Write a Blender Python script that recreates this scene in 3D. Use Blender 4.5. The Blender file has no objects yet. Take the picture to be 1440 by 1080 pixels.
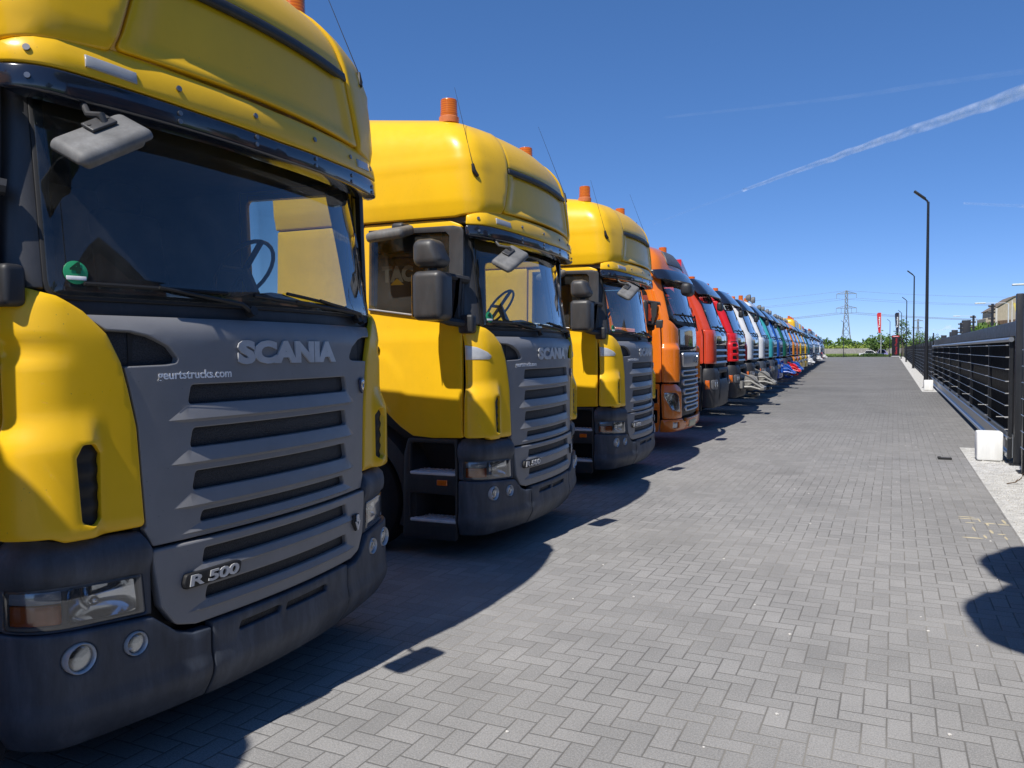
import bpy, bmesh, math, random
from mathutils import Vector, Matrix, noise
from mathutils.geometry import delaunay_2d_cdt
random.seed(7)
R=math.radians; PI=math.pi
scene=bpy.context.scene
COL=scene.collection
# ------------------------------------------------------------------ materials
def new_mat(name):
    m=bpy.data.materials.new(name); m.use_nodes=True
    nt=m.node_tree; return m,nt,nt.nodes['Principled BSDF']
def setp(b,**k):
    for n,v in k.items():
        n={'base':'Base Color','rough':'Roughness','metal':'Metallic','coat':'Coat Weight','coatr':'Coat Roughness','spec':'Specular IOR Level','emis':'Emission Color','ems':'Emission Strength','trans':'Transmission Weight','ior':'IOR','alpha':'Alpha'}.get(n,n)
        if n in('Base Color','Emission Color') and len(v)==3: v=(*v,1)
        b.inputs[n].default_value=v
def N(nt,t,**k):
    n=nt.nodes.new(t)
    for a,v in k.items(): setattr(n,a,v)
    return n
def mth(nt,op,a,b=None,c=None):
    n=N(nt,'ShaderNodeMath',operation=op)
    for i,v in enumerate((a,b,c)):
        if v is None: continue
        if isinstance(v,(int,float)): n.inputs[i].default_value=v
        else: nt.links.new(v,n.inputs[i])
    return n.outputs[0]
def noise_tex(nt,scale,detail=4,rough=.6,vec=None,coord='Object',sc=None):
    if vec is None:
        tc=N(nt,'ShaderNodeTexCoord'); vec=tc.outputs[coord]
    if sc:
        mp=N(nt,'ShaderNodeMapping'); mp.inputs['Scale'].default_value=sc; nt.links.new(vec,mp.inputs[0]); vec=mp.outputs[0]
    n=N(nt,'ShaderNodeTexNoise'); n.inputs['Scale'].default_value=scale; n.inputs['Detail'].default_value=detail; n.inputs['Roughness'].default_value=rough
    nt.links.new(vec,n.inputs['Vector']); return n.outputs['Fac']
def ramp(nt,fac,stops):
    r=N(nt,'ShaderNodeValToRGB'); cr=r.color_ramp
    while len(cr.elements)<len(stops): cr.elements.new(.5)
    for e,(p,c) in zip(cr.elements,stops):
        e.position=p; e.color=(*c,1) if len(c)==3 else c
    nt.links.new(fac,r.inputs[0]); return r.outputs[0]
def bump(nt,b,h,strength=.3,dist=.01):
    bp=N(nt,'ShaderNodeBump'); bp.inputs['Strength'].default_value=strength; bp.inputs['Distance'].default_value=dist
    nt.links.new(h,bp.inputs['Height']); nt.links.new(bp.outputs[0],b.inputs['Normal'])
MATS={}
def paint(name,col,rough=.28,coat=.6,var=.06,dirt=.0,metal=0):
    if name in MATS: return MATS[name]
    m,nt,b=new_mat(name); setp(b,rough=rough,coat=coat,coatr=.06,metal=metal)
    f=noise_tex(nt,3.1,6,.65)
    lo=tuple(c*(1-var)*(1-dirt*.5)+.0*dirt for c in col); hi=tuple(min(1,c*(1+var)) for c in col)
    nt.links.new(ramp(nt,f,[(.3,lo),(.7,hi)]),b.inputs['Base Color'])
    f2=noise_tex(nt,14,5,.7)
    nt.links.new(mth(nt,'MULTIPLY_ADD',f2,.25,rough-.1),b.inputs['Roughness'])
    f3=noise_tex(nt,2.2,2,.5); bump(nt,b,f3,.02,.02)
    MATS[name]=m; return m
def specks(nt,b,dens=.62,col=(.10,.075,.04),scale=38):
    # road film, chips and insect marks: small irregular spots over the whole panel
    src=b.inputs['Base Color'].links[0].from_socket
    v=N(nt,'ShaderNodeTexVoronoi'); v.inputs['Scale'].default_value=scale; tc=N(nt,'ShaderNodeTexCoord'); nt.links.new(tc.outputs['Object'],v.inputs['Vector'])
    big=noise_tex(nt,5,3,.6); r=mth(nt,'MULTIPLY',mth(nt,'LESS_THAN',v.outputs['Distance'],.10),mth(nt,'GREATER_THAN',big,dens))
    film=noise_tex(nt,1.3,6,.7,sc=(1,1,.5)); fm=mth(nt,'MULTIPLY',mth(nt,'MAXIMUM',mth(nt,'SUBTRACT',film,.5),0.),.55)
    mx=N(nt,'ShaderNodeMix',data_type='RGBA'); nt.links.new(mth(nt,'MINIMUM',mth(nt,'ADD',mth(nt,'MULTIPLY',r,.6),fm),1.),mx.inputs['Factor']); nt.links.new(src,mx.inputs['A']); mx.inputs['B'].default_value=(*col,1); nt.links.new(mx.outputs['Result'],b.inputs['Base Color'])
def plastic(name,col,rough=.5,spec=.5,streak=.25,bs=.12,bscale=260):
    if name in MATS: return MATS[name]
    m,nt,b=new_mat(name); setp(b,rough=rough,spec=spec)
    f=noise_tex(nt,2.6,7,.7,sc=(3,3,.7))
    lo=tuple(c*(1-streak) for c in col); hi=tuple(min(1,c*(1+streak*1.6)+.004) for c in col)
    nt.links.new(ramp(nt,f,[(.34,lo),(.52,col),(.72,hi)]),b.inputs['Base Color'])
    f2=noise_tex(nt,9,5,.7); nt.links.new(mth(nt,'MULTIPLY_ADD',f2,.3,rough-.15),b.inputs['Roughness'])
    bump(nt,b,noise_tex(nt,bscale,3,.6),bs,.002)
    MATS[name]=m; return m
def simple(name,col,rough=.5,metal=0,**k):
    if name in MATS: return MATS[name]
    m,nt,b=new_mat(name); setp(b,base=col,rough=rough,metal=metal,**k); 
    f=noise_tex(nt,11,4,.6); nt.links.new(ramp(nt,f,[(.3,tuple(c*.88 for c in col)),(.7,tuple(min(1,c*1.08) for c in col))]),b.inputs['Base Color'])
    MATS[name]=m; return m
def glass(name,tint=(.5,.62,.62),rough=.0,refl=1.0):
    if name in MATS: return MATS[name]
    m=bpy.data.materials.new(name); m.use_nodes=True; nt=m.node_tree; nt.nodes.clear()
    o=N(nt,'ShaderNodeOutputMaterial'); mx=N(nt,'ShaderNodeMixShader'); t=N(nt,'ShaderNodeBsdfTransparent'); g=N(nt,'ShaderNodeBsdfGlossy')
    t.inputs[0].default_value=(*tint,1); g.inputs['Roughness'].default_value=rough; g.inputs[0].default_value=(.95,.97,1,1)
    fr=N(nt,'ShaderNodeFresnel'); fr.inputs[0].default_value=1.5
    # a pane has two faces: doubled facing reflectance, dulled a little by dust
    f=mth(nt,'MINIMUM',mth(nt,'MULTIPLY',fr.outputs[0],1.6*refl),1.0)
    nt.links.new(f,mx.inputs[0]); nt.links.new(t.outputs[0],mx.inputs[1]); nt.links.new(g.outputs[0],mx.inputs[2])
    d=N(nt,'ShaderNodeBsdfDiffuse'); d.inputs[0].default_value=(.5,.5,.48,1)
    mx2=N(nt,'ShaderNodeMixShader'); dn=noise_tex(nt,1.6,6,.7); nt.links.new(mth(nt,'MULTIPLY',mth(nt,'MAXIMUM',mth(nt,'SUBTRACT',dn,.36),0.0),.26),mx2.inputs[0])
    nt.links.new(mx.outputs[0],mx2.inputs[1]); nt.links.new(d.outputs[0],mx2.inputs[2]); nt.links.new(mx2.outputs[0],o.inputs[0])
    MATS[name]=m; return m
# ------------------------------------------------------------------ object helpers
def tag(o,label=None,cat=None,group=None,kind=None):
    if label: o['label']=label
    if cat: o['category']=cat
    if group: o['group']=group
    if kind: o['kind']=kind
    return o
def empty(name,loc=(0,0,0),rz=0):
    o=bpy.data.objects.new(name,None); COL.objects.link(o); o.location=loc; o.rotation_euler=(0,0,rz); o.empty_display_size=.2; return o
def link(name,me,mat,parent=None,smooth=True):
    o=bpy.data.objects.new(name,me); COL.objects.link(o)
    if mat is not None: 
        if isinstance(mat,(list,tuple)):
            for x in mat: me.materials.append(x)
        else: me.materials.append(mat)
    if parent is not None: o.parent=parent
    if smooth is not None: me.polygons.foreach_set('use_smooth',[bool(smooth)]*len(me.polygons))
    return o
def build(name,bm,mat,parent=None,smooth=True,sharp=35):
    bmesh.ops.recalc_face_normals(bm,faces=bm.faces)
    me=bpy.data.meshes.new(name); bm.to_mesh(me); bm.free()
    o=link(name,me,mat,parent,smooth)
    if smooth and sharp: me.set_sharp_from_angle(angle=R(sharp))
    return o
def nbm(): return bmesh.new()
def xf(bm,vs,loc,rot=(0,0,0),sc=(1,1,1)):
    from mathutils import Euler
    M=Matrix.Translation(loc)@Euler(rot).to_matrix().to_4x4()@Matrix.Diagonal((*sc,1))
    for v in vs: v.co=M@v.co
def box(bm,c,s,rot=(0,0,0),bev=0,seg=2,mi=0):
    r=bmesh.ops.create_cube(bm,size=1); vs=r['verts']
    for v in vs: v.co=Vector((v.co.x*s[0],v.co.y*s[1],v.co.z*s[2]))
    if bev>0:
        es=list({e for v in vs for e in v.link_edges})
        rr=bmesh.ops.bevel(bm,geom=es,offset=bev,segments=seg,profile=.5,affect='EDGES'); 
        seen={v for f in rr['faces'] for v in f.verts}
        grow=set(seen)
        for f in list(rr['faces']):
            for v in f.verts:
                for ff in v.link_faces: grow.update(ff.verts)
        vs=list(grow)
    if mi:
        for f in {f for v in vs for f in v.link_faces}: f.material_index=mi
    xf(bm,vs,c,rot); return vs
def bx(bm,x0,x1,y0,y1,z0,z1,bev=0,seg=2): return box(bm,((x0+x1)/2,(y0+y1)/2,(z0+z1)/2),(abs(x1-x0),abs(y1-y0),abs(z1-z0)),bev=bev,seg=seg)
def cyl(bm,p0,p1,r0,r1=None,seg=16,caps=True):
    p0=Vector(p0);p1=Vector(p1); r1=r0 if r1 is None else r1
    d=(p1-p0); L=d.length; q=d.to_track_quat('Z','Y').to_matrix()
    a=[bm.verts.new(p0+q@Vector((r0*math.cos(2*PI*i/seg),r0*math.sin(2*PI*i/seg),0))) for i in range(seg)]
    b=[bm.verts.new(p1+q@Vector((r1*math.cos(2*PI*i/seg),r1*math.sin(2*PI*i/seg),0))) for i in range(seg)]
    for i in range(seg): bm.faces.new((a[i],a[(i+1)%seg],b[(i+1)%seg],b[i]))
    if caps:
        bm.faces.new(a[::-1]); bm.faces.new(b)
    return a+b
def tube(bm,pts,r,seg=8):
    pts=[Vector(p) for p in pts]; rings=[]; up=Vector((0,0,1))
    for i,p in enumerate(pts):
        d=(pts[min(i+1,len(pts)-1)]-pts[max(i-1,0)]).normalized()
        a=d.cross(up); 
        if a.length<.05: a=d.cross(Vector((1,0,0)))
        a.normalize(); b=d.cross(a)
        rr=r[i] if isinstance(r,(list,tuple)) else r
        rings.append([bm.verts.new(p+a*rr*math.cos(2*PI*k/seg)+b*rr*math.sin(2*PI*k/seg)) for k in range(seg)])
    for A,B in zip(rings,rings[1:]):
        for k in range(seg): bm.faces.new((A[k],A[(k+1)%seg],B[(k+1)%seg],B[k]))
    bm.faces.new(rings[0]); bm.faces.new(rings[-1][::-1])
def lathe(bm,prof,c,axis='Z',seg=24):
    c=Vector(c); rings=[]
    for r_,h in prof:
        ring=[]
        for i in range(seg):
            a=2*PI*i/seg; u,v=r_*math.cos(a),r_*math.sin(a)
            p={'Z':(u,v,h),'Y':(u,h,v),'X':(h,u,v)}[axis]; ring.append(bm.verts.new(c+Vector(p)))
        rings.append(ring)
    for A,B in zip(rings,rings[1:]):
        for k in range(seg): bm.faces.new((A[k],A[(k+1)%seg],B[(k+1)%seg],B[k]))
    if prof[0][0]>1e-4: bm.faces.new(rings[0])
    if prof[-1][0]>1e-4: bm.faces.new(rings[-1][::-1])
def prism(bm,poly,y0,y1,axis='Y'):
    def P(a,b,h): return {'Y':(a,h,b),'X':(h,a,b),'Z':(a,b,h)}[axis]
    A=[bm.verts.new(P(a,b,y0)) for a,b in poly];B=[bm.verts.new(P(a,b,y1)) for a,b in poly]
    n=len(poly)
    for i in range(n): bm.faces.new((A[i],A[(i+1)%n],B[(i+1)%n],B[i]))
    bm.faces.new(A[::-1]);bm.faces.new(B)
def copy_tree(o,parent=None,skip=()):
    c=o.copy(); COL.objects.link(c)
    if parent is not None: c.parent=parent
    for ch in list(o.children):
        if ch.name.split('.')[0] in skip: continue
        copy_tree(ch,c,skip)
    return c
def walk(o):
    yield o
    for c in o.children: yield from walk(c)
def recolor(root,old,new):
    for o in walk(root):
        if o.type!='MESH': continue
        for i,s in enumerate(o.material_slots):
            if s.material==old: s.link='OBJECT'; s.material=new
# ------------------------------------------------------------------ body surface and panels
def sm(a,b,x):
    t=max(0,min(1,(x-a)/(b-a))) if a!=b else float(x>a); return t*t*(3-2*t)
class Surf:
    """a cab skin: horizontal outline (bowed front, round corner, straight side) stacked over height"""
    def __init__(s,keys,B=.125,Y1=1.1,W0=1.26):
        s.k=keys;s.B=B;s.Y1=Y1;s.W0=W0;s.P0=math.atan(2*B*Y1);s.R=(W0-Y1)/(1-math.sin(s.P0));s.SA=s.R*(PI/2-s.P0)
    def outline(s,t):
        a=abs(t);g=1 if t>=0 else -1
        if a<=s.Y1: return -s.B*a*a,t
        if a<=s.Y1+s.SA:
            ph=s.P0+(a-s.Y1)/s.R
            return -s.B*s.Y1**2-s.R*(math.cos(s.P0)-math.cos(ph)),g*(s.Y1+s.R*(math.sin(ph)-math.sin(s.P0)))
        return -s.B*s.Y1**2-s.R*math.cos(s.P0)-(a-s.Y1-s.SA),g*s.W0
    def key(s,u):
        k=s.k
        if u<=k[0][0]: return k[0][1:]
        for i in range(len(k)-1):
            if u<=k[i+1][0]:
                a,b=k[i],k[i+1];h=b[0]-a[0];t=(u-a[0])/h;out=[]
                pm=k[i-1] if i>0 else a; pn=k[i+2] if i+2<len(k) else b
                for j in range(1,5):
                    m0=(b[j]-pm[j])/(b[0]-pm[0]); m1=(pn[j]-a[j])/(pn[0]-a[0])
                    out.append((2*t**3-3*t*t+1)*a[j]+(t**3-2*t*t+t)*h*m0+(-2*t**3+3*t*t)*b[j]+(t**3-t*t)*h*m1)
                return out
        return k[-1][1:]
    def p(s,t,u):
        z,F,W,sh=s.key(u); x,y=s.outline(t); x+=F; y*=W/s.W0
        return Vector((x,y,z-sh*x))
    def pn(s,t,u,off=0.):
        p=s.p(t,u)
        e=.004; a=s.p(t+e,u)-s.p(t-e,u); b=s.p(t,u+e)-s.p(t,u-e); n=a.cross(b)
        if n.length<1e-12: n=Vector((0,0,1))
        n.normalize()
        return p+n*off
def rpoly(pts,rad=.0,seg=4,step=.06):
    """closed polygon with filleted corners, edges cut to at most step"""
    n=len(pts); out=[]
    if not isinstance(rad,(list,tuple)): rad=[rad]*n
    for i in range(n):
        p=Vector(pts[i]);a=Vector(pts[i-1])-p;b=Vector(pts[(i+1)%n])-p
        r=rad[i]
        la,lb=a.length,b.length; ang=a.angle(b) if la>1e-6 and lb>1e-6 else PI
        if r<=0 or ang>R(172): out.append(p);continue
        d=min(r/math.tan(ang/2),la*.48,lb*.48)
        pa=p+a/la*d;pb=p+b/lb*d
        for k in range(seg+1):
            t=k/seg; out.append(pa*(1-t)**2+p*2*t*(1-t)+pb*t*t)
    res=[]
    for i,p in enumerate(out):
        q=out[(i+1)%len(out)]; L=(q-p).length
        if L<1e-5: continue
        m=max(1,math.ceil(L/step))
        for k in range(m): res.append(p.lerp(q,k/m))
    A=sum(p.x*q.y-q.x*p.y for p,q in zip(res,res[1:]+res[:1]))
    return res if A>0 else res[::-1]
def inside(pt,poly):
    x,y=pt;c=False;j=len(poly)-1
    for i in range(len(poly)):
        xi,yi=poly[i];xj,yj=poly[j]
        if (yi>y)!=(yj>y) and x<(xj-xi)*(y-yi)/(yj-yi)+xi: c=not c
        j=i
    return c
def shrink(loop,d):
    n=len(loop);o=[]
    for i in range(n):
        a=loop[i]-loop[i-1];b=loop[(i+1)%n]-loop[i]
        na=Vector((-a.y,a.x)).normalized();nb=Vector((-b.y,b.x)).normalized();m=na+nb
        if m.length<.3: m=na
        m.normalize(); k=max(.4,m.dot(na)); o.append(loop[i]+m*(d/k))
    return o
def panel(name,poly,S,mat,parent,off=0.,th=.02,grid=.06,disp=None,r=.004,holes=(),rad=0.,flip=1,label=None,sides=True,lines=(),sharp=50):
    """panel lying on the skin S: poly in (arc position, height); holes cut through it; rolled edges"""
    if flip<0: poly=[(-a,b) for a,b in poly][::-1]; holes=[([(-a,b) for a,b in h][::-1]) for h in holes]
    if isinstance(rad,(list,tuple)) and flip<0: rad=list(rad)[::-1]
    gx,gz=grid if isinstance(grid,tuple) else (grid,grid); grid=max(gx,gz)
    outer=rpoly(poly,rad,step=grid) if not isinstance(poly[0],Vector) else poly
    hl=[rpoly(h,.012,step=grid)[::-1] for h in holes]
    D=(lambda a,b:0.) if disp is None else disp
    bm=nbm(); ins=[]
    for lp in [outer]+hl:
        A=shrink(lp,r);B=shrink(lp,r*.3); ins.append(A)
        def ring(L,dep): return [bm.verts.new(S.pn(v.x,v.y,off+D(v.x,v.y)-dep)) for v in L]
        rings=[ring(A,0),ring(B,r*.3),ring(lp,r)]
        if sides: rings.append([bm.verts.new(S.pn(v.x,v.y,off+min(D(v.x,v.y),0)-th)) for v in lp])
        n=len(lp)
        for P,Q in zip(rings,rings[1:]):
            for i in range(n):
                try: bm.faces.new((P[i],P[(i+1)%n],Q[(i+1)%n],Q[i]))
                except ValueError: pass
    pts=[]; eds=[]
    for A in ins:
        b0=len(pts); pts+=[tuple(v) for v in A]; n=len(A); eds+=[(b0+i,b0+(i+1)%n) for i in range(n)]
    for pl in lines:
        q=[]
        for (a0,b0_),(a1,b1_) in zip(pl,pl[1:]):
            m=max(1,math.ceil(abs(a1-a0)/gx)); q+=[(a0+(a1-a0)*k/m,b0_+(b1_-b0_)*k/m) for k in range(m)]
        q.append(pl[-1]); b0=len(pts); pts+=q; eds+=[(b0+i,b0+i+1) for i in range(len(q)-1)]
    O=[tuple(v) for v in ins[0]]; H=[[tuple(v) for v in h] for h in ins[1:]]
    x0=min(p[0] for p in O);x1=max(p[0] for p in O);z0=min(p[1] for p in O);z1=max(p[1] for p in O)
    allp=list(pts); cell={}
    for p in allp: cell.setdefault((int(p[0]//gx),int(p[1]//gz)),[]).append(p)
    nx=max(1,round((x1-x0)/gx));nz=max(1,round((z1-z0)/gz))
    for i in range(1,nx):
        x=x0+(x1-x0)*i/nx
        for j in range(1,nz):
            z=z0+(z1-z0)*j/nz; ci,cj=int(x//gx),int(z//gz)
            if any(abs(q[0]-x)<gx*.38 and abs(q[1]-z)<gz*.38 for di in(-1,0,1) for dj in(-1,0,1) for q in cell.get((ci+di,cj+dj),())): continue
            if inside((x,z),O) and not any(inside((x,z),h) for h in H): pts.append((x,z))
    vs,_,fs,_,_,_=delaunay_2d_cdt([Vector(p) for p in pts],eds,[],0,1e-6)
    bv=[bm.verts.new(S.pn(v.x,v.y,off+D(v.x,v.y))) for v in vs]
    for f in fs:
        cx=sum(vs[i].x for i in f)/len(f);cy=sum(vs[i].y for i in f)/len(f)
        if inside((cx,cy),O) and not any(inside((cx,cy),h) for h in H):
            try: bm.faces.new([bv[i] for i in f])
            except ValueError: pass
    loose=[v for v in bm.verts if not v.link_faces]
    if loose: bmesh.ops.delete(bm,geom=loose,context='VERTS')
    bmesh.ops.remove_doubles(bm,verts=bm.verts,dist=2e-4)
    o=build(name,bm,mat,parent,True,sharp)
    if label: o['label']=label
    return o
def text_verts(txt,size,bold=.0,shear=0,extr=.5,sx=1.,align='CENTER',space=1.):
    c=bpy.data.curves.new('lettering','FONT'); c.body=txt; c.size=1; c.offset=bold; c.shear=shear; c.extrude=extr; c.align_x=align; c.resolution_u=3; c.space_character=space
    o=bpy.data.objects.new('lettering',c); COL.objects.link(o); dg=bpy.context.evaluated_depsgraph_get(); dg.update()
    me=bpy.data.meshes.new_from_object(o.evaluated_get(dg)); bpy.data.objects.remove(o); bpy.data.curves.remove(c)
    for v in me.vertices: v.co=Vector((v.co.x*size*sx,v.co.y*size,v.co.z))
    return me
def surf_text(name,txt,S,s0,s1,z0,z1,mat,parent,off=.004,th=.006,bold=.02,shear=0,mirror=False,space=1.):
    me=text_verts(txt,1,bold,shear,.5,space=space)
    xs=[v.co.x for v in me.vertices];ys=[v.co.y for v in me.vertices]
    ax,bx_,ay,by=min(xs),max(xs),min(ys),max(ys)
    for v in me.vertices:
        t=(v.co.x-ax)/(bx_-ax); 
        if mirror: t=1-t
        q=(v.co.y-ay)/(by-ay); v.co=S.pn(s0+(s1-s0)*t,z0+(z1-z0)*q,off+(v.co.z+.5)*th)
    return link(name,me,mat,parent,False)
def flat_text(name,txt,M,w,h,mat,parent,th=.01,bold=.02,space=1.):
    """lettering w x h centred on the origin of matrix M, in its XY plane"""
    me=text_verts(txt,1,bold,0,.5,space=space)
    xs=[v.co.x for v in me.vertices];ys=[v.co.y for v in me.vertices]
    ax,bx_,ay,by=min(xs),max(xs),min(ys),max(ys)
    for v in me.vertices: v.co=M@Vector((((v.co.x-ax)/(bx_-ax)-.5)*w,((v.co.y-ay)/(by-ay)-.5)*h,v.co.z*th))
    return link(name,me,mat,parent,False)
YEL=paint('yellow_paint',(.90,.525,.013),rough=.30,coat=.14,var=.04); setp(YEL.node_tree.nodes['Principled BSDF'],spec=.36,coatr=.03)
GRY=paint('anthracite_paint',(.215,.215,.222),rough=.42,coat=.15,var=.08)
for m_,d_,c_ in((YEL,.60,(.40,.26,.05)),(GRY,.56,(.10,.10,.11))): specks(m_.node_tree,m_.node_tree.nodes['Principled BSDF'],d_,c_)
BUMP=plastic('bumper_plastic',(.058,.068,.088),.55,.45,.35,.1,180)
DPL=plastic('dark_plastic',(.028,.029,.033),.5,.5,.2)
MIRR=plastic('mirror_shell_plastic',(.05,.05,.053),.42,.5,.2)
WORN=plastic('weathered_grey_plastic',(.155,.155,.155),.6,.4,.3)
BLK=simple('black_rubber',(.012,.012,.013),.6)
PIL=plastic('pillar_plastic',(.045,.045,.048),.38,.5,.15)
VIS=paint('visor_acrylic',(.012,.016,.03),rough=.14,coat=.8,var=.1)
def mesh_mat():
    m,nt,b=new_mat('grille_mesh'); setp(b,rough=.6,base=(.01,.01,.012))
    tc=N(nt,'ShaderNodeTexCoord'); v=N(nt,'ShaderNodeTexVoronoi'); v.inputs['Scale'].default_value=150; mp=N(nt,'ShaderNodeMapping'); mp.inputs['Scale'].default_value=(1,1,1.6)
    nt.links.new(tc.outputs['Object'],mp.inputs[0]); nt.links.new(mp.outputs[0],v.inputs['Vector'])
    nt.links.new(ramp(nt,v.outputs['Distance'],[(.2,(.004,.004,.005)),(.6,(.03,.031,.035))]),b.inputs['Base Color']); bump(nt,b,v.outputs['Distance'],.5,.004)
    return m
MESH=mesh_mat()
GLS=glass('windscreen_glass',(.72,.80,.78)); SGL=glass('side_glass',(.66,.70,.67),refl=.55); LENS=glass('lamp_lens',(.8,.82,.84),rough=.08,refl=1.6)
CHR=simple('chrome',(.75,.76,.78),.16,1.0); ALU=simple('aluminium',(.55,.56,.58),.38,.9); SILV=simple('silver_lettering',(.60,.61,.63),.32,.35)
REFLECTOR=simple('reflector_bowl',(.82,.84,.86),.12,1.0)
ORG=simple('indicator_amber',(.62,.13,.01),.2,0,coat=.8)
def beacon_mat():
    m,nt,b=new_mat('beacon_amber_plastic'); setp(b,rough=.18,coat=.6,trans=.35,ior=1.3)
    tc=N(nt,'ShaderNodeTexCoord'); w=N(nt,'ShaderNodeTexWave'); w.inputs['Scale'].default_value=16; w.bands_direction='Z'; nt.links.new(tc.outputs['Object'],w.inputs[0])
    nt.links.new(ramp(nt,w.outputs['Fac'],[(0,(.62,.12,.008)),(1,(.85,.22,.012))]),b.inputs['Base Color'])
    return m
BEAC=beacon_mat()
WHT=simple('white_lettering',(.9,.9,.9),.5); GRN=simple('green_sticker',(.03,.33,.14),.4); SILPLATE=simple('silver_insert',(.62,.63,.64),.35,.25)
TYRE=plastic('tyre_rubber',(.016,.016,.017),.85,.3,.2,.3,60); RIM=simple('rim_steel',(.45,.45,.46),.4,.7)
FRAME=plastic('chassis_paint',(.03,.03,.033),.55,.4,.3); TREAD=simple('step_tread',(.62,.63,.65),.5,.1)
INT=simple('cab_trim',(.11,.11,.115),.8); SEAT=simple('seat_fabric',(.04,.045,.06),.9); HEAD=simple('cab_lining',(.09,.09,.09),.9)
SCREW=simple('screw_head',(.25,.25,.26),.35,.8)
# ------------------------------------------------------------------ shared running gear
def wheel(parent,x,y,r=.5,w=.31,front=True):
    sg=1 if y>0 else -1
    bm=nbm(); h=w/2
    prof=[(r*.56,-h*.9),(r*.62,-h),(r*.86,-h*1.02),(r*.95,-h*.96),(r*.99,-h*.82),(r,-h*.7)]
    for k in range(5):
        a=-h*.62+k*h*.31; prof+=[(r,a-.012),(r-.014,a-.008),(r-.014,a+.008),(r,a+.012)]
    prof+=[(r,h*.7),(r*.99,h*.82),(r*.95,h*.96),(r*.86,h*1.02),(r*.62,h),(r*.56,h*.9)]
    lathe(bm,prof,(0,0,0),'Y',40); t=build('wheel',bm,TYRE,parent); t.location=(x,y,r)
    bm=nbm(); lathe(bm,[(r*.57,-h*.8*sg*-1),(r*.55,h*.5*sg),(r*.44,h*.35*sg if front else -h*.1*sg),(r*.3,h*.45*sg if front else -h*.3*sg),(r*.27,h*.75*sg if front else 0),(r*.16,h*.8*sg if front else h*.3*sg),(0,h*.8*sg if front else h*.3*sg)],(0,0,0),'Y',28)
    for k in range(10):
        a=2*PI*k/10; yy=h*.45*sg if front else -h*.3*sg
        cyl(bm,(r*.35*math.cos(a),yy-.01*sg,r*.35*math.sin(a)),(r*.35*math.cos(a),yy+.045*sg,r*.35*math.sin(a)),.018,seg=6)
    build('rim',bm,RIM,t); return t
def chassis(root,fa=-1.42,ra=-5.1,tail=-6.1,tank=True,fifth=True,r=.5):
    bm=nbm()
    for y in(-.42,.42): bx(bm,tail,-.5,y-.04,y+.04,.62,.9)
    for x in(-2.4,-3.4,-4.4,-5.6,tail+.1): bx(bm,x-.06,x+.06,-.39,.39,.66,.86)
    cyl(bm,(fa,-.9,r),(fa,.9,r),.06); cyl(bm,(ra,-.8,r),(ra,.8,r),.09); lathe(bm,[(0,-.2),(.2,-.12),(.22,0),(.2,.12),(0,.2)],(ra,0,r),'Y',16)
    build('chassis_frame',bm,FRAME,root)
    for y in(-1.05,1.05): wheel(root,fa,y,r)
    for y in(-.93,.93): wheel(root,ra,y,r,.6,False)
    if tank:
        for y in(-.98,.98):
            bm=nbm(); box(bm,(-3.0,y,.68),(1.3,.5,.62),bev=.12,seg=4); build('fuel_tank',bm,ALU,root)
    if fifth:
        bm=nbm(); lathe(bm,[(0,0),(.5,0),(.52,.02),(.52,.06),(0,.07)],(ra+.2,0,1.0),'Z',28); bx(bm,ra,ra+.4,-.5,.5,.88,1.0); build('coupling_plate',bm,FRAME,root)
    bm=nbm()
    for y in(-.93,.93):
        for k in range(12):
            a0=R(5+k*170/12);a1=R(5+(k+1)*170/12); rr=r+.1
            box(bm,(ra+rr*math.cos((a0+a1)/2),y,r+rr*math.sin((a0+a1)/2)),(.17,.62,.02),(0,PI/2-(a0+a1)/2,0))
    build('mudguard',bm,DPL,root)
def beacon(root,x,y,z,r=.075,h=.2,base=True):
    bm=nbm(); lathe(bm,[(r*1.12,0),(r*1.15,.02),(r*1.15,.05),(r*.98,.06)],(0,0,0),'Z',20)
    b=build('beacon',bm,simple('beacon_base_plastic',(.62,.2,.07),.35),root,True,30); b.location=(x,y,z)
    bm=nbm(); lathe(bm,[(r,.05),(r,.09),(r*.97,.095),(r*.95,h*.93),(r*.9,h*.98),(r*.7,h),(0,h)],(0,0,0),'Z',20); build('beacon_lens',bm,BEAC,b,True,30); return b
def rbox(bm,c,s,bev,rot=(0,0,0),seg=4): return box(bm,c,s,rot,bev=bev,seg=seg)
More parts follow.
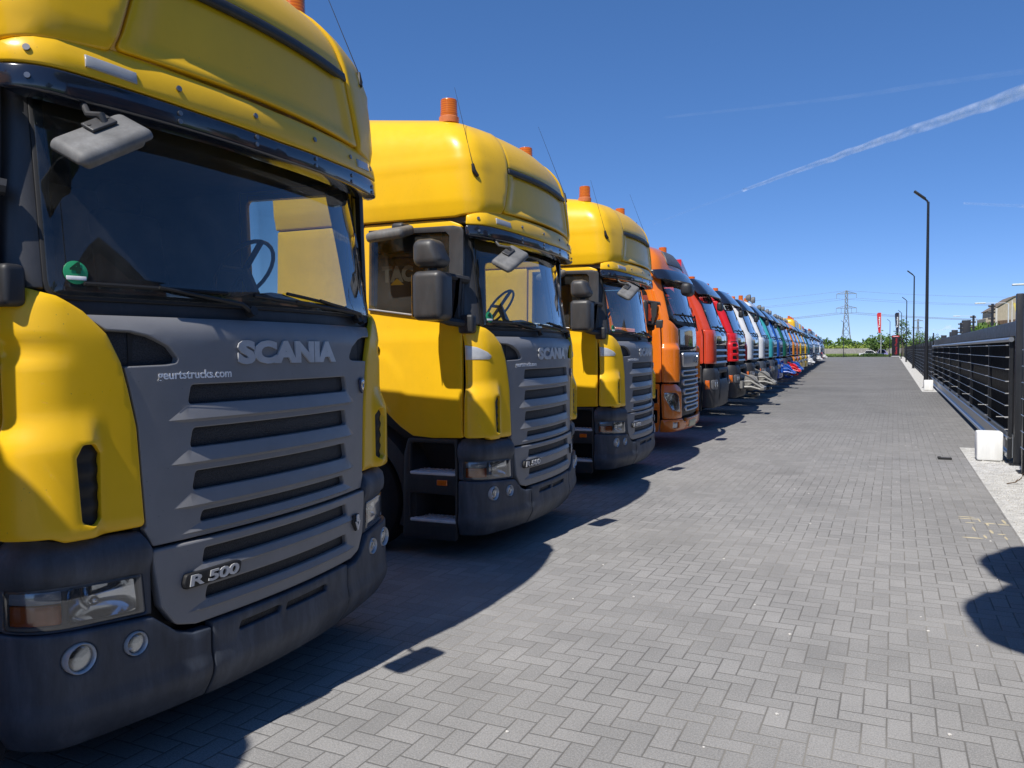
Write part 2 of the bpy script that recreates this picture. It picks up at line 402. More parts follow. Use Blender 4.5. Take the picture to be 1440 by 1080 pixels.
def interior(root,xf_=-.25,xb=-2.15,W=1.12,zf=1.45,zt=2.95,zd=2.0,lhd=1,top=None):
    bm=nbm()
    bx(bm,xb,xf_-.1,-W,W,zf-.05,zf); bx(bm,xb,xb+.03,-W,W,zf,zt); build('cab_floor',bm,INT,root,False)
    # dashboard: a swept hump across the cab
    bm=nbm(); n=20; prof=[(-.02,-.4),(-.02,0),(-.18,.05),(-.42,.04),(-.52,-.05),(-.5,-.45)]
    rows=[]
    for i in range(n+1):
        y=-W+2*W*i/n; hump=.10*math.exp(-((y-.62)/.34)**2); rows.append([bm.verts.new((xf_+a-.11*(y/W)**2,y,zd+b+(hump if b>-.1 else 0))) for a,b in prof])
    for A,B in zip(rows,rows[1:]):
        for k in range(len(prof)-1): bm.faces.new((A[k],A[k+1],B[k+1],B[k]))
    build('dashboard',bm,INT,root,True,40)
    bm=nbm(); c=Vector((xf_-.50,.68,zd+.30)); q=Matrix.Rotation(R(-52),3,'Y'); pts=[c+q@Vector((.22*math.cos(a),.22*math.sin(a),0)) for a in [2*PI*k/24 for k in range(25)]]
    tube(bm,pts,.013,8); tube(bm,[pts[0],c,pts[12]],.018,6); tube(bm,[c,pts[18]],.018,6); tube(bm,[c,c+Vector((.22,0,-.45))],.035,6); build('steering_wheel',bm,DPL,root)
    for y in(-.62,.62):
        bm=nbm(); rbox(bm,(xf_-1.05,y,zf+.5),(.52,.5,.16),.05); rbox(bm,(xf_-1.38,y,zf+.92),(.16,.5,.8),.06,(0,R(-10),0)); cyl(bm,(xf_-1.05,y,zf),(xf_-1.05,y,zf+.45),.12)
        s=build('seat',bm,SEAT,root)
        bm=nbm(); rbox(bm,(xf_-1.48,y,zf+1.42),(.12,.3,.2),.05,(0,R(-10),0)); build('headrest',bm,SEAT,s)
def door_mirror(root,sg,x=-.45,zc=2.26,wide=True,ax=-.22,W=1.2):
    y=sg*(W+(.33 if wide else .24))
    bm=nbm(); rbox(bm,(x,y,zc),(.27,.25,.40) if wide else (.16,.18,.42),.055,seg=5)
    o=build('door_mirror',bm,MIRR,root,True,None)
    bm=nbm(); bx(bm,x-.142,x-.134,y-.1,y+.1,zc-.17,zc+.17); build('mirror_glass',bm,CHR,o,False)
    if wide:
        bm=nbm(); vs=rbox(bm,(x-.005,y,zc+.345),(.26,.25,.23),.07,seg=5)
        for v in bm.verts:
            if v.co.z>zc+.36: v.co.x+=( -.0 if v.co.x<x else -.045)
        build('wide_angle_mirror',bm,MIRR,o,True,None)
        bm=nbm(); cyl(bm,(x,y,zc+.17),(x,y,zc+.27),.04); build('mirror_joint',bm,DPL,o)
    bm=nbm(); yi=sg*(W-.01)
    tube(bm,[(x,y-sg*.08,zc+.17),(x+.04,y-sg*.16,zc+.18),(ax,yi,zc+.15)],.032,8); tube(bm,[(x,y-sg*.08,zc-.17),(x+.06,y-sg*.16,zc-.20),(ax,yi,zc-.22)],.035,8)
    prism(bm,[(x+.1,zc+.16),(ax-.02,zc+.16),(ax-.04,zc-.05),(ax-.1,zc-.22),(x+.12,zc-.2)],sg*(W+.06),sg*(W+.1)); rbox(bm,(ax+.0,sg*(W+.01),zc-.22),(.14,.09,.16),.025)
    build('mirror_arm',bm,DPL,o,True,40); return o
# ------------------------------------------------------------------ the yellow topline tractor
LOW=Surf([(.1,.1,-.05,1.24,0),(.3,.3,-.01,1.255,0),(.5,.5,0,1.26,0),(1.2,1.2,0,1.26,0),(1.85,1.85,0,1.26,0),(1.95,1.95,-.012,1.258,0),(2.1,2.1,-.05,1.25,0)])
SIDE=Surf([(1.0,1.0,0,1.26,0),(2.05,2.05,0,1.255,0),(2.6,2.6,0,1.235,0),(3.0,3.0,0,1.22,0)])
WS=Surf([(1.9,1.9,-.035,1.25,0),(2.0,2.0,-.05,1.247,0),(2.5,2.5,-.12,1.225,0),(2.9,2.9,-.185,1.2,0)])
VS=Surf([(2.7,2.7,.0,1.25,0),(2.9,2.9,.0,1.245,0),(3.0,3.0,-.015,1.235,0),(3.1,3.1,-.03,1.22,0)])
RF=Surf([(2.9,2.9,-.01,1.245,0),(3.05,3.05,-.022,1.25,0),(3.25,3.25,-.035,1.248,0),(3.42,3.42,-.055,1.24,0),(3.5,3.5,-.07,1.233,.0),(3.6,3.6,-.105,1.21,.03),(3.7,3.69,-.17,1.155,.06),(3.8,3.77,-.285,1.05,.10),(3.92,3.82,-.50,.82,.13),(4.05,3.84,-.78,.43,.145),(4.15,3.845,-1.0,.02,.15)])
SLOTS=[(1.580,1.666,.605),(1.387,1.474,.60),(1.195,1.281,.592),(1.048,1.098,.56)]
SLOTS2=[(.865,.93,.56),(.70,.757,.55)]
def scania(loc,insert='silver'):
    root=empty('articulated_truck',loc); P=root
    # --- upper grille panel with sculpted ledges under its four openings
    def facets(slots):
        tri=[];lines=[]
        for zb,zt,h in slots:
            big=slots is SLOTS and zb>1.1; L,D,e=(.064,.0155,.012) if big else (.036,.011,.01); u=L+(.014 if big else .010)
            A,B=(-h-.004,zb-.004,0),(h+.004,zb-.004,0); C,E=(h+e,zb-L,D),(-h-e,zb-L,D); F,G=(h+e+.085,zb-L-.002,0),(-h-e-.085,zb-L-.002,0); H_,I=(h+e+.01,zb-u,0),(-h-e-.01,zb-u,0)
            tri+=[(A,B,C),(A,C,E),(B,C,F),(A,E,G),(E,C,H_),(E,H_,I),(C,F,H_),(E,G,I)]
            lines+=[[p[:2] for p in q] for q in((A,B),(E,C),(B,C),(A,E),(B,F),(A,G),(C,F),(E,G),(C,H_),(E,I),(H_,F),(I,G),(I,H_))]
        return tri,lines
    T1_,L1_=facets(SLOTS); T2_,L2_=facets(SLOTS2)
    def ledge(tri,a,z):
        for p,q,r in tri:
            d=(q[0]-p[0])*(r[1]-p[1])-(r[0]-p[0])*(q[1]-p[1])
            if abs(d)<1e-9: continue
            u=((a-p[0])*(r[1]-p[1])-(r[0]-p[0])*(z-p[1]))/d; v=((q[0]-p[0])*(z-p[1])-(a-p[0])*(q[1]-p[1]))/d
            if u>=-1e-6 and v>=-1e-6 and u+v<=1+1e-6: return p[2]+u*(q[2]-p[2])+v*(r[2]-p[2])
        return 0.
    def dg(a,z):
        return ledge(T1_,a,z)-.022*sm(1.90,1.975,z)
    gp=[(.785,.985),(.822,1.066),(.812,1.075),(.838,1.5),(.868,1.66),(.89,1.752),(.70,1.757),(.655,1.765),(.65,1.785),(.69,1.835),(.78,1.88),(.86,1.897),(.955,1.9),(1.03,1.968)]
    pts=gp+[(-a,z) for a,z in gp[::-1]]
    rad=[.015,.02,.01,0,0,.01,.03,.02,.02,.05,.05,.05,.02,.01]; rad=rad+rad[::-1]
    grille=panel('grille_panel',pts,LOW,GRY,P,off=.0,th=.045,grid=(.045,.035),disp=dg,r=.006,lines=L1_,sharp=16,rad=rad,holes=[rpoly([(-h,zb),(h,zb),(h-.02,zt),(-h+.02,zt)],.02,step=.03) for zb,zt,h in SLOTS])
    for zb,zt,h in SLOTS: panel('grille_mesh',[(-h-.02,zb-.015),(h+.02,zb-.015),(h+.02,zt+.015),(-h-.02,zt+.015)],LOW,MESH,grille,off=-.026,th=.006,grid=.09,r=.002)
    for f in(-1,1):
        panel('air_intake',[(.62,1.74),(.95,1.74),(1.0,1.915),(.75,1.91),(.62,1.83)],LOW,MESH,grille,off=-.034,th=.006,grid=.05,r=.002,flip=f)
    # small rivets seen between first and second opening
    surf_text('lettering','SCANIA',LOW,-.33,.46,1.752,1.866,SILV,grille,off=.003,th=.009,bold=.06,space=1.0)
    surf_text('web_address','geurtstrucks.com',LOW,-.748,-.366,1.682,1.732,WHT,grille,off=.002,th=.0015,bold=.02)
    bd=panel('shield_badge',[(.762,1.640),(.772,1.582),(.799,1.558),(.826,1.582),(.836,1.640),(.799,1.654)],LOW,simple('badge_enamel',(.03,.04,.09),.2),grille,off=.016,th=.012,grid=.03,r=.004)
    panel('emblem',[(.775,1.630),(.783,1.592),(.799,1.574),(.815,1.592),(.823,1.630),(.799,1.641)],LOW,CHR,bd,off=.019,th=.004,grid=.02,r=.003,holes=[[(.790,1.6),(.803,1.593),(.810,1.618),(.792,1.622)]])
    # --- lower panel carrying the power badge
    gp2=[(.60,.600),(.70,.625),(.765,.72),(.802,.972),(0,.972)]
    def dg2(a,z): return ledge(T2_,a,z)+.004
    low=panel('lower_grille_panel',[(a,z) for a,z in gp2[:-1]]+[(-a,z) for a,z in gp2[:-1][::-1]],LOW,GRY,P,off=.012,th=.05,grid=(.045,.035),disp=dg2,r=.009,lines=L2_,sharp=16,rad=[.10,.06,.03,.02,.02,.03,.06,.06],holes=[rpoly([(-h,zb),(h,zb),(h-.015,zt),(-h+.015,zt)],.015,step=.03) for zb,zt,h in SLOTS2])
    for zb,zt,h in SLOTS2: panel('grille_mesh',[(-h-.02,zb-.012),(h+.02,zb-.012),(h+.02,zt+.012),(-h-.02,zt+.012)],LOW,MESH,low,off=-.012,th=.006,grid=.09,r=.002)
    pb=panel('power_badge',[(-.665,.772),(-.372,.778),(-.358,.836),(-.40,.842),(-.66,.838),(-.672,.80)],LOW,BLK,low,off=.04,th=.03,grid=.05,r=.006,rad=.02)
    surf_text('lettering','R 500',LOW,-.648,-.385,.783,.832,SILV,pb,off=.042,th=.006,bold=.03,shear=.1,space=.95)
    vb=panel('engine_badge',[(.615,.850),(.608,.805),(.65,.752),(.692,.805),(.685,.850)],LOW,BLK,low,off=.03,th=.03,grid=.03,r=.005)
    surf_text('lettering','V',LOW,.618,.682,.760,.812,SILV,vb,off=.034,th=.006,bold=.05); surf_text('lettering','8',LOW,.632,.668,.808,.852,SILV,vb,off=.034,th=.006,bold=.05)
    # --- bumper
    def db(a,z): return -.05*(1-sm(.2,.36,z))+.014*(1-sm(.40,.46,z+.0*abs(a)))*sm(.30,.40,z)+.006*math.sin(z*40)*0
    panel('bumper',[(-.522,.235),(.522,.235),(.522,.588),(-.522,.588)],LOW,BUMP,P,off=.03,th=.06,grid=.04,disp=db,r=.008,rad=[.01]*4,
          holes=[rpoly([(-.377,.505),(-.105,.51),(-.085,.54),(-.12,.545),(-.36,.542)],.01,step=.03),rpoly([(-.06,.505),(.29,.505),(.305,.535),(.27,.54),(-.045,.54)],.01,step=.03)])
    panel('bumper_recess',[(-.4,.49),(.33,.49),(.33,.56),(-.4,.56)],LOW,MESH,P,off=.008,th=.004,grid=.08,r=.002)
    for f in(-1,1):
        circ=lambda c,z,r_:[(c+r_*math.cos(t),z+r_*math.sin(t)) for t in [2*PI*k/20 for k in range(20)]]
        bc=panel('bumper_corner',[(.530,.240),(1.0,.245),(1.412,.25),(1.412,.728),(1.36,.728),(1.15,.722),(.81,.695),(.775,.665),(.70,.60),(.63,.572),(.530,.568)],LOW,BUMP,P,off=.03,th=.06,grid=.028,disp=lambda a,z:db(a,z)-.016*sm(1.15,1.35,abs(a)),r=.01,rad=[.01,.1,.02,.02,0,0,.02,.05,.05,.04,.01],flip=f,
              holes=[circ(1.10,.613,.062),circ(.885,.606,.05)])
        for c,z,r_ in((1.10,.613,.062),(.885,.606,.05)):
            q=LOW.pn(f*c,z,.02); bm=nbm(); n=(LOW.pn(f*c,z,.03)-LOW.pn(f*c,z,0)).normalized(); ax=(n+Vector((.9,0,0))).normalized()
            M=Matrix.Translation(q)@ax.to_track_quat('Z','Y').to_matrix().to_4x4()
            lathe(bm,[(r_*.99,-.06),(r_*.99,.012),(r_*.93,.018),(r_*.84,.012),(r_*.80,-.012)],(0,0,0),'Z',28)
            for v in bm.verts: v.co=M@v.co
            fo=build('fog_lamp',bm,SILPLATE,P,True,40)
            bm=nbm(); lathe(bm,[(r_*.8,-.004),(r_*.6,-.03),(r_*.3,-.045),(.0,-.05)],(0,0,0),'Z',28); lathe(bm,[(r_*.22,-.05),(r_*.22,-.02),(0,-.012)],(0,0,0),'Z',12)
            for v in bm.verts: v.co=M@v.co
            build('lamp_bowl',bm,REFLECTOR,fo)
            bm=nbm(); lathe(bm,[(r_*.82,.002),(r_*.5,.012),(0,.015)],(0,0,0),'Z',28)
            for v in bm.verts: v.co=M@v.co
            build('lamp_glass',bm,LENS,fo)
        # head lamp surround, the ledge above it
        def ds(a,z): return -.03*sm(1.03,1.08,z)+.022*sm(.905,.925,z)*(1-sm(1.0,1.06,z))
        panel('headlamp_surround',[(.80,.70),(1.412,.738),(1.412,1.078),(1.30,1.10),(1.15,1.075),(.835,1.06),(.80,.985)],LOW,BUMP,P,off=.004,th=.07,grid=.035,disp=ds,r=.008,rad=[.01,.02,.05,0,0,.02,.02],flip=f,
              holes=[[(.825,.715),(1.145,.738),(1.365,.745),(1.36,.895),(1.145,.9),(.838,.882)]])
        hs=panel('headlamp',[(.815,.705),(1.375,.735),(1.37,.905),(.83,.892)],LOW,simple('lamp_housing',(.16,.16,.165),.45),P,off=-.004,th=.06,grid=.05,r=.004,flip=f,rad=.01,
              holes=[rpoly([(.85,.728),(1.128,.748),(1.128,.886),(.862,.868)],.012,step=.03),rpoly([(1.150,.752),(1.35,.757),(1.345,.884),(1.150,.887)],.012,step=.03)])
        panel('lamp_reflector',[(.845,.722),(1.135,.742),(1.135,.892),(.855,.874)],LOW,REFLECTOR,hs,off=-.02,th=.005,grid=.016,r=.003,flip=f,disp=lambda a,z:-.045*max(0,1-((abs(a)-1.0)/.15)**2)*max(0,1-((z-.81)/.075)**2))
        q=LOW.pn(f*1.02,.812,-.04); bm=nbm(); ico=bmesh.ops.create_uvsphere(bm,u_segments=14,v_segments=8,radius=.022); 
        for v in bm.verts: v.co=q+Vector((v.co.x*1.2,v.co.y,v.co.z))
        build('bulb_cover',bm,CHR,hs)
        panel('indicator_lens',[(1.148,.752),(1.352,.757),(1.35,.836),(1.148,.83)],LOW,ORG,hs,off=-.012,th=.02,grid=.03,r=.004,flip=f,disp=lambda a,z:.002*math.sin(abs(a)*300))
        panel('marker_lens',[(1.148,.836),(1.35,.842),(1.345,.887),(1.148,.888)],LOW,simple('marker_white',(.4,.43,.47),.2,0,coat=.8),hs,off=-.006,th=.02,grid=.03,r=.004,flip=f)
        panel('lamp_glass',[(.835,.72),(1.368,.745),(1.363,.897),(.845,.88)],LOW,LENS,hs,off=.006,th=.003,grid=.05,r=.003,flip=f,rad=.01)
        # --- yellow corner panel with its deflector bulge and outlet
        def dc(a,z):
            a=abs(a)
            top=1.56-.10*sm(1.0,1.30,a)*0
            b=.044*(1-sm(1.42,1.60-.03*sm(1.1,1.3,a),z))*sm(.975,1.05,a)
            b+=.012*sm(1.82,1.95,z)*0
            b-=.02*sm(2.0,2.08,z)
            b-=.018*max(0,1-((z-1.82)/.06)**2)*max(0,1-(max(0,1.33-a)/.25)**2)*(1 if a<1.34 and insert!='silver' else 0)
            b-=.012*(1-sm(1.07,1.10,z))
            return b
        cp=panel('corner_panel',[(.820,1.078),(.846,1.5),(.878,1.66),(.903,1.768),(.955,1.885),(1.035,1.975),(1.12,2.035),(1.25,2.072),(1.347,2.082),(1.338,1.53),(1.345,1.10),(1.18,1.100),(1.14,1.078)],LOW,YEL,P,off=.006,th=.03,grid=.024,disp=dc,r=.008,
              rad=[.02,0,0,0,.03,.03,.03,.05,.02,0,.03,.03,.02],flip=f,holes=[rpoly([(1.005,1.15),(1.04,1.125),(1.085,1.145),(1.10,1.40),(1.075,1.45),(1.03,1.45),(1.003,1.41)],.02,step=.03)])
        panel('outlet_mesh',[(.99,1.11),(1.115,1.11),(1.12,1.47),(.99,1.47)],LOW,BLK,cp,off=-.022,th=.01,grid=.02,r=.003,flip=f,disp=lambda a,z:dc(a,z)*.9+.005*math.sin(z*90))
        if insert=='silver':
            panel('deflector_insert',[(1.095,1.79),(1.12,1.765),(1.335,1.762),(1.338,1.885),(1.24,1.868),(1.14,1.825)],LOW,SILPLATE,cp,off=.011,th=.02,grid=.03,r=.004,flip=f,rad=[.02,.02,.005,.005,.05,.05])
    # --- cowl, windscreen, pillars
    panel('cowl',[(-1.05,1.955),(1.05,1.955),(1.16,2.062),(-1.16,2.062)],WS,DPL,P,off=-.016,th=.05,grid=.06,r=.008,rad=.02)
    frame=panel('windscreen_seal',[(-1.155,2.02),(1.155,2.02),(1.15,2.87),(-1.15,2.87)],WS,BLK,P,off=-.004,th=.012,grid=.07,r=.004,rad=.07,holes=[rpoly([(-1.10,2.06),(1.10,2.06),(1.095,2.84),(-1.095,2.84)],.06,step=.08)])
    ws=panel('windscreen',[(-1.14,2.035),(1.14,2.035),(1.135,2.86),(-1.135,2.86)],WS,GLS,P,off=.0,th=.004,grid=.08,r=.002,rad=.06,sides=False)
    for a0,z0,a1,z1,pa,pz in((-1.01,2.085,-.33,2.085,-.20,2.0),(-.155,2.085,.52,2.05,.85,2.005),(.10,2.11,.72,2.065,.92,2.0)):
        bm=nbm(); n=10; tube(bm,[WS.pn(a0+(a1-a0)*k/n,z0+(z1-z0)*k/n,.012) for k in range(n+1)],.009,6)
        mid=.45; tube(bm,[WS.pn(pa,pz,.02),WS.pn(pa-.08,pz+.03,.045),WS.pn(a0+(a1-a0)*mid,z0+(z1-z0)*mid,.03)],[.016,.012,.007],6)
        q=WS.pn(pa,pz,.0); cyl(bm,q,q+Vector((.04,0,.01)),.025); build('wiper',bm,BLK,P)
    for f in(-1,1):
        panel('windscreen_pillar',[(1.150,2.06),(1.40,2.06),(1.42,2.93),(1.146,2.93)],WS,PIL,P,off=-.008,th=.03,grid=.05,r=.008,flip=f,rad=.01)
        # --- side
        door=panel('door',[(1.365,1.098),(1.65,1.088),(1.85,1.102),(1.97,1.175),(2.10,1.295),(2.36,1.56),(2.36,2.965),(1.70,2.965),(1.50,2.955),(1.40,2.915),(1.385,2.895),(1.425,2.86),(1.425,2.09),(1.367,2.07)],SIDE,YEL,P,off=.012,th=.04,grid=.05,r=.008,rad=[.02,.02,.06,.05,.05,.02,.03,.05,.05,.0,.0,.0,.0,.01],flip=f,
              disp=lambda a,z:-.012*sm(1.955,1.975,z)-.01*sm(2.0,2.15,z)+.012*(1-sm(.40,.46,math.hypot(abs(a)-2.36,z-1.45))),
              holes=[rpoly([(1.455,2.105),(1.9,2.172),(2.275,2.225),(2.275,2.87),(1.455,2.852)],.05,step=.06)])
        panel('side_window',[(1.40,2.08),(1.9,2.15),(2.30,2.205),(2.30,2.89),(1.40,2.875)],SIDE,SGL,door,off=-.006,th=.004,grid=.1,r=.002,flip=f,sides=False)
        panel('window_frame',[(1.355,2.075),(1.44,2.088),(1.485,2.095),(1.487,2.82),(1.52,2.852),(2.29,2.872),(2.29,2.912),(1.45,2.902),(1.375,2.885),(1.355,2.85)],SIDE,PIL,door,off=.018,th=.035,grid=.05,r=.003,flip=f)
        panel('belt_trim',[(1.435,2.088),(1.9,2.153),(2.29,2.208),(2.29,2.222),(1.9,2.168),(1.435,2.104)],SIDE,ALU,door,off=.016,th=.02,grid=.06,r=.003,flip=f)
        bm=nbm(); q=SIDE.pn(f*2.27,1.86,.015); rbox(bm,(q.x,q.y+f*.02,q.z),(.2,.04,.05),.015); build('door_handle',bm,DPL,door)
        panel('sleeper_wall',[(2.372,1.57),(2.7,1.3),(3.3,1.3),(3.3,2.965),(2.372,2.965)],SIDE,YEL,P,off=.008,th=.03,grid=.09,r=.008,flip=f,rad=.02,disp=lambda a,z:-.012*sm(2.62,2.65,abs(a))*(1-sm(3.1,3.13,abs(a)))*sm(1.9,1.93,z)*(1-sm(2.6,2.63,z)))
        # --- steps, sill and wheel arch
        st=panel('step_panel',[(1.422,.20),(1.95,.20),(1.955,.60),(1.94,.95),(1.90,1.084),(1.422,1.084)],LOW,DPL,P,off=.01,th=.04,grid=.05,r=.01,rad=[.01,.03,0,.03,.03,.01],flip=f,
              holes=[rpoly([(1.445,.772),(1.885,.772),(1.875,1.045),(1.445,1.045)],.03,step=.05),rpoly([(1.445,.36),(1.885,.36),(1.89,.60),(1.445,.60)],.03,step=.05)])
        for z in(.79,.378):
            bm=nbm(); q=LOW.pn(f*1.66,z,-.1); rbox(bm,(q.x,f*1.165,z-.012),(.452,.215,.03),.012)
            for kx in range(9):
                for ky in range(4): box(bm,(q.x-.18+kx*.045,f*(1.09+ky*.05),z+.006),(.028,.012,.006),(0,0,.6 if (kx+ky)%2 else -.6))
            build('step_tread',bm,TREAD,st)
        bm=nbm(); bx(bm,-.98,-.36,f*.78,f*1.02,.22,1.09); build('step_well',bm,BLK,st,False)
        q=LOW.pn(f*1.565,.705,.015); bm=nbm(); rbox(bm,(q.x,q.y,q.z),(.10,.02,.05),.008); build('side_marker',bm,ORG,st)
        bm=nbm(); r0,r1=.56,.69; cx,cz=-1.5,.52
        for k in range(24):
            a0,a1=R(-22+k*224/24),R(-22+(k+1)*224/24)
            P4=[(r0,a0,1.255),(r1,a0,1.245),(r1,a1,1.245),(r0,a1,1.255)]
            vs=[bm.verts.new((cx+r_*math.cos(t),f*yy,max(.2,cz+r_*math.sin(t)))) for r_,t,yy in P4]; bm.faces.new(vs)
            vs=[bm.verts.new((cx+r_*math.cos(t),f*yy,max(.2,cz+r_*math.sin(t)))) for r_,t,yy in((r0,a0,1.255),(r0,a1,1.255),(r0,a1,.85),(r0,a0,.85))]; bm.faces.new(vs)
            vs=[bm.verts.new((cx+r_*math.cos(t),f*yy,max(.2,cz+r_*math.sin(t)))) for r_,t,yy in((r1,a0,1.245),(r1,a1,1.245),(r1+.08,a1,1.0),(r1+.08,a0,1.0))]; bm.faces.new(vs)
        bmesh.ops.remove_doubles(bm,verts=bm.verts,dist=1e-4); build('wheel_arch',bm,DPL,P,True,50)
        door_mirror(P,f,x=-.455,zc=2.285,ax=-.30,W=1.235) if f<0 else None
    bm=nbm(); bx(bm,-2.3,-.25,-1.12,1.12,1.06,1.3); bx(bm,-.55,-.12,-.85,.85,.45,1.95); build('cab_underside',bm,BLK,P,False)
    # kerb mirror over the near door, front mirror on the visor
    bm=nbm(); vs=rbox(bm,(-.92,-1.45,2.835),(.36,.25,.085),.035,(R(16),R(-4),0)); 
    km=build('kerb_mirror',bm,WORN,P,True,None); bm=nbm(); rbox(bm,(-.88,-1.32,2.895),(.12,.18,.08),.03); build('mirror_arm',bm,DPL,km)
    bm=nbm(); rbox(bm,(0,0,0),(.20,.33,.082),.036,seg=5)
    for v in bm.verts:
        if v.co.z<0: v.co.x*=.80; v.co.y*=.84
    fm=build('front_mirror',bm,WORN,P,True,None)
    ey=Vector((.07,.26,.16)).normalized(); ex=Vector((.155,0,-.09)); ex=(ex-ey*ex.dot(ey)).normalized(); ez=ex.cross(ey)
    if ez.z<0: ez=-ez; ex=-ex
    M=Matrix((ex,ey,ez)).transposed(); fm.rotation_euler=M.to_euler(); fm.location=Vector((.036,-1.083,2.64))-ez*.045
    Mi=M.inverted(); A=Mi@(Vector((-.16,-1.0,2.80))-fm.location)
    bm=nbm(); tube(bm,[(-.02,.04,.03),(-.05,.05,.075),A*.6+Vector((-.01,0,.01)),A],.013,8); rbox(bm,(-.045,.03,.051),(.07,.11,.012),.005)
    for yy in(-.01,.07): cyl(bm,(-.05,yy,.052),(-.05,yy,.060),.008,seg=8)
    build('mirror_arm',bm,MIRR,fm)
    # --- visor and its yellow upper lip
    vis=panel('sun_visor',[(-1.335,2.805),(-1.05,2.79),(0,2.775),(1.05,2.79),(1.335,2.805),(1.34,2.90),(1.05,2.895),(.5,2.872),(0,2.862),(-.5,2.872),(-1.05,2.895),(-1.34,2.90)],VS,VIS,P,off=.004,th=.12,grid=.05,r=.012,rad=[.04,0,0,0,.04,.02,0,0,0,0,0,.02])
    lip=panel('visor_lip',[(-1.335,2.903),(-1.05,2.898),(-.5,2.875),(0,2.865),(.5,2.875),(1.05,2.898),(1.335,2.903),(1.32,2.985),(1.2,3.02),(.97,3.052),(.5,3.03),(0,3.02),(-.5,3.03),(-.97,3.052),(-1.2,3.02),(-1.32,2.985)],VS,YEL,P,off=.004,th=.08,grid=.045,r=.01,disp=lambda a,z:-.02*sm(2.96,3.06,z),rad=.015)
    for f in(-1,1):
        panel('clearance_lamp',[(.815,2.915),(1.02,2.93),(1.02,2.978),(.815,2.962)],VS,simple('marker_clear',(.35,.36,.38),.25,0,coat=.7),lip,off=.012,th=.015,grid=.03,r=.004,flip=f)
    for a in(-1.22,-.62,-.18,.3,.72,1.05):
        for z in((2.955,) if abs(a)>1.1 else (2.955-.012*(1-abs(a)),)):
            q=VS.pn(a,z,.004); n=(VS.pn(a,z,.02)-VS.pn(a,z,0)).normalized(); bm=nbm(); cyl(bm,q-n*.006,q+n*.008,.013,seg=12); build('screw',bm,SCREW,lip)
        for z in((2.85,) if abs(a)>1.1 else (2.80+.01,2.845)):
            q=VS.pn(a,z,.004); n=(VS.pn(a,z,.02)-VS.pn(a,z,0)).normalized(); bm=nbm(); cyl(bm,q-n*.006,q+n*.007,.011,seg=12); build('screw',bm,SCREW,vis)
    # --- roof: corner shells, recessed front board, black moulding, cap
    seam=[(.90,3.03),(.86,3.12),(.80,3.30),(.775,3.46),(.755,3.60),(.74,3.75),(.72,3.92),(.7,4.14)]
    for f in(-1,1):
        panel('roof_side',[(3.3,2.975),(1.42,2.975),(1.36,2.985),(1.2,3.005)]+seam+[(3.3,4.14)],RF,YEL,P,off=.006,th=.03,grid=.05,r=.014,rad=[.02,0,0,0,.04]+[0]*len(seam[1:])+[0],flip=f,
              disp=lambda a,z:.010*(1-sm(.85,1.12,abs(a)))*(1-sm(3.7,3.9,z))+.008*math.exp(-((z-3.43)/.018)**2)*sm(.95,1.1,abs(a))-.014*sm(3.08,3.04,z))
    inn=[(a-.016,z) for a,z in seam]
    fb=[(.878,3.045),(.842,3.12),(.782,3.30),(.762,3.415)]
    def dfb(a,z):
        a=abs(a); e=min(sm(.885-(z-3.03)*.33-.06,.885-(z-3.03)*.33-.14,a),sm(3.06,3.11,z),1-sm(3.40,3.44,z)*0)
        return -.022*e
    panel('roof_front_board',[(-a,z) for a,z in fb[::-1]][::-1][:0]+fb+[(-a,z) for a,z in fb[::-1]],RF,YEL,P,off=.0,th=.03,grid=.03,disp=dfb,r=.008,rad=[.04,0,0,.01,.01,0,0,.04])
    panel('roof_moulding',[(.765,3.405),(.757,3.455),(-.757,3.455),(-.765,3.405)],RF,DPL,P,off=.016,th=.03,grid=.05,r=.012,rad=.01)
    cap=[(.755,3.46),(.737,3.60),(.722,3.75),(.704,3.92),(.684,4.14)]
    panel('roof_cap',cap+[(-a,z) for a,z in cap[::-1]],RF,YEL,P,off=.0,th=.03,grid=.05,r=.01)
    panel('cab_rear_wall',[(3.28,1.3),(3.285,2.97),(-3.285,2.97),(-3.28,1.3)],SIDE,YEL,P) if False else None
    bm=nbm(); bx(bm,-2.28,-2.25,-1.2,1.2,1.25,3.72); build('cab_rear_wall',bm,YEL,P,False)
    bm=nbm(); bx(bm,-2.24,-.30,-1.195,1.195,2.93,2.975); bx(bm,-.36,-.235,-1.0,1.0,2.855,2.96); build('cab_ceiling',bm,HEAD,P,False)
    for f in(-1,1):
        bm=nbm(); bx(bm,-2.24,-.42,f*1.175,f*1.19,1.3,2.08); bx(bm,-2.24,-1.30,f*1.16,f*1.175,2.08,2.95); build('side_trim',bm,HEAD,P,False)
    st=[]; 
    circ=[(-1.035+.047*math.cos(2*PI*k/24),2.128+.047*math.sin(2*PI*k/24)) for k in range(24)]
    sk=panel('emission_sticker',circ,WS,GRN,ws,off=.006,th=.001,grid=.04,r=.001)
    surf_text('lettering','4',WS,-1.058,-1.012,2.124,2.170,WHT if False else simple('sticker_ink',(.01,.05,.02),.5),sk,off=.008,th=.001,bold=.05)
    panel('sticker_band',[(-1.073,2.098),(-.997,2.098),(-.997,2.114),(-1.073,2.114)],WS,WHT,sk,off=.008,th=.001,grid=.03,r=.001)
    interior(P,xf_=-.34,xb=-2.2,W=1.13,zf=1.42,zt=2.96,zd=2.02)
    for y in(-.92,.92): beacon(P,-.62,y,3.86,.078,.21)
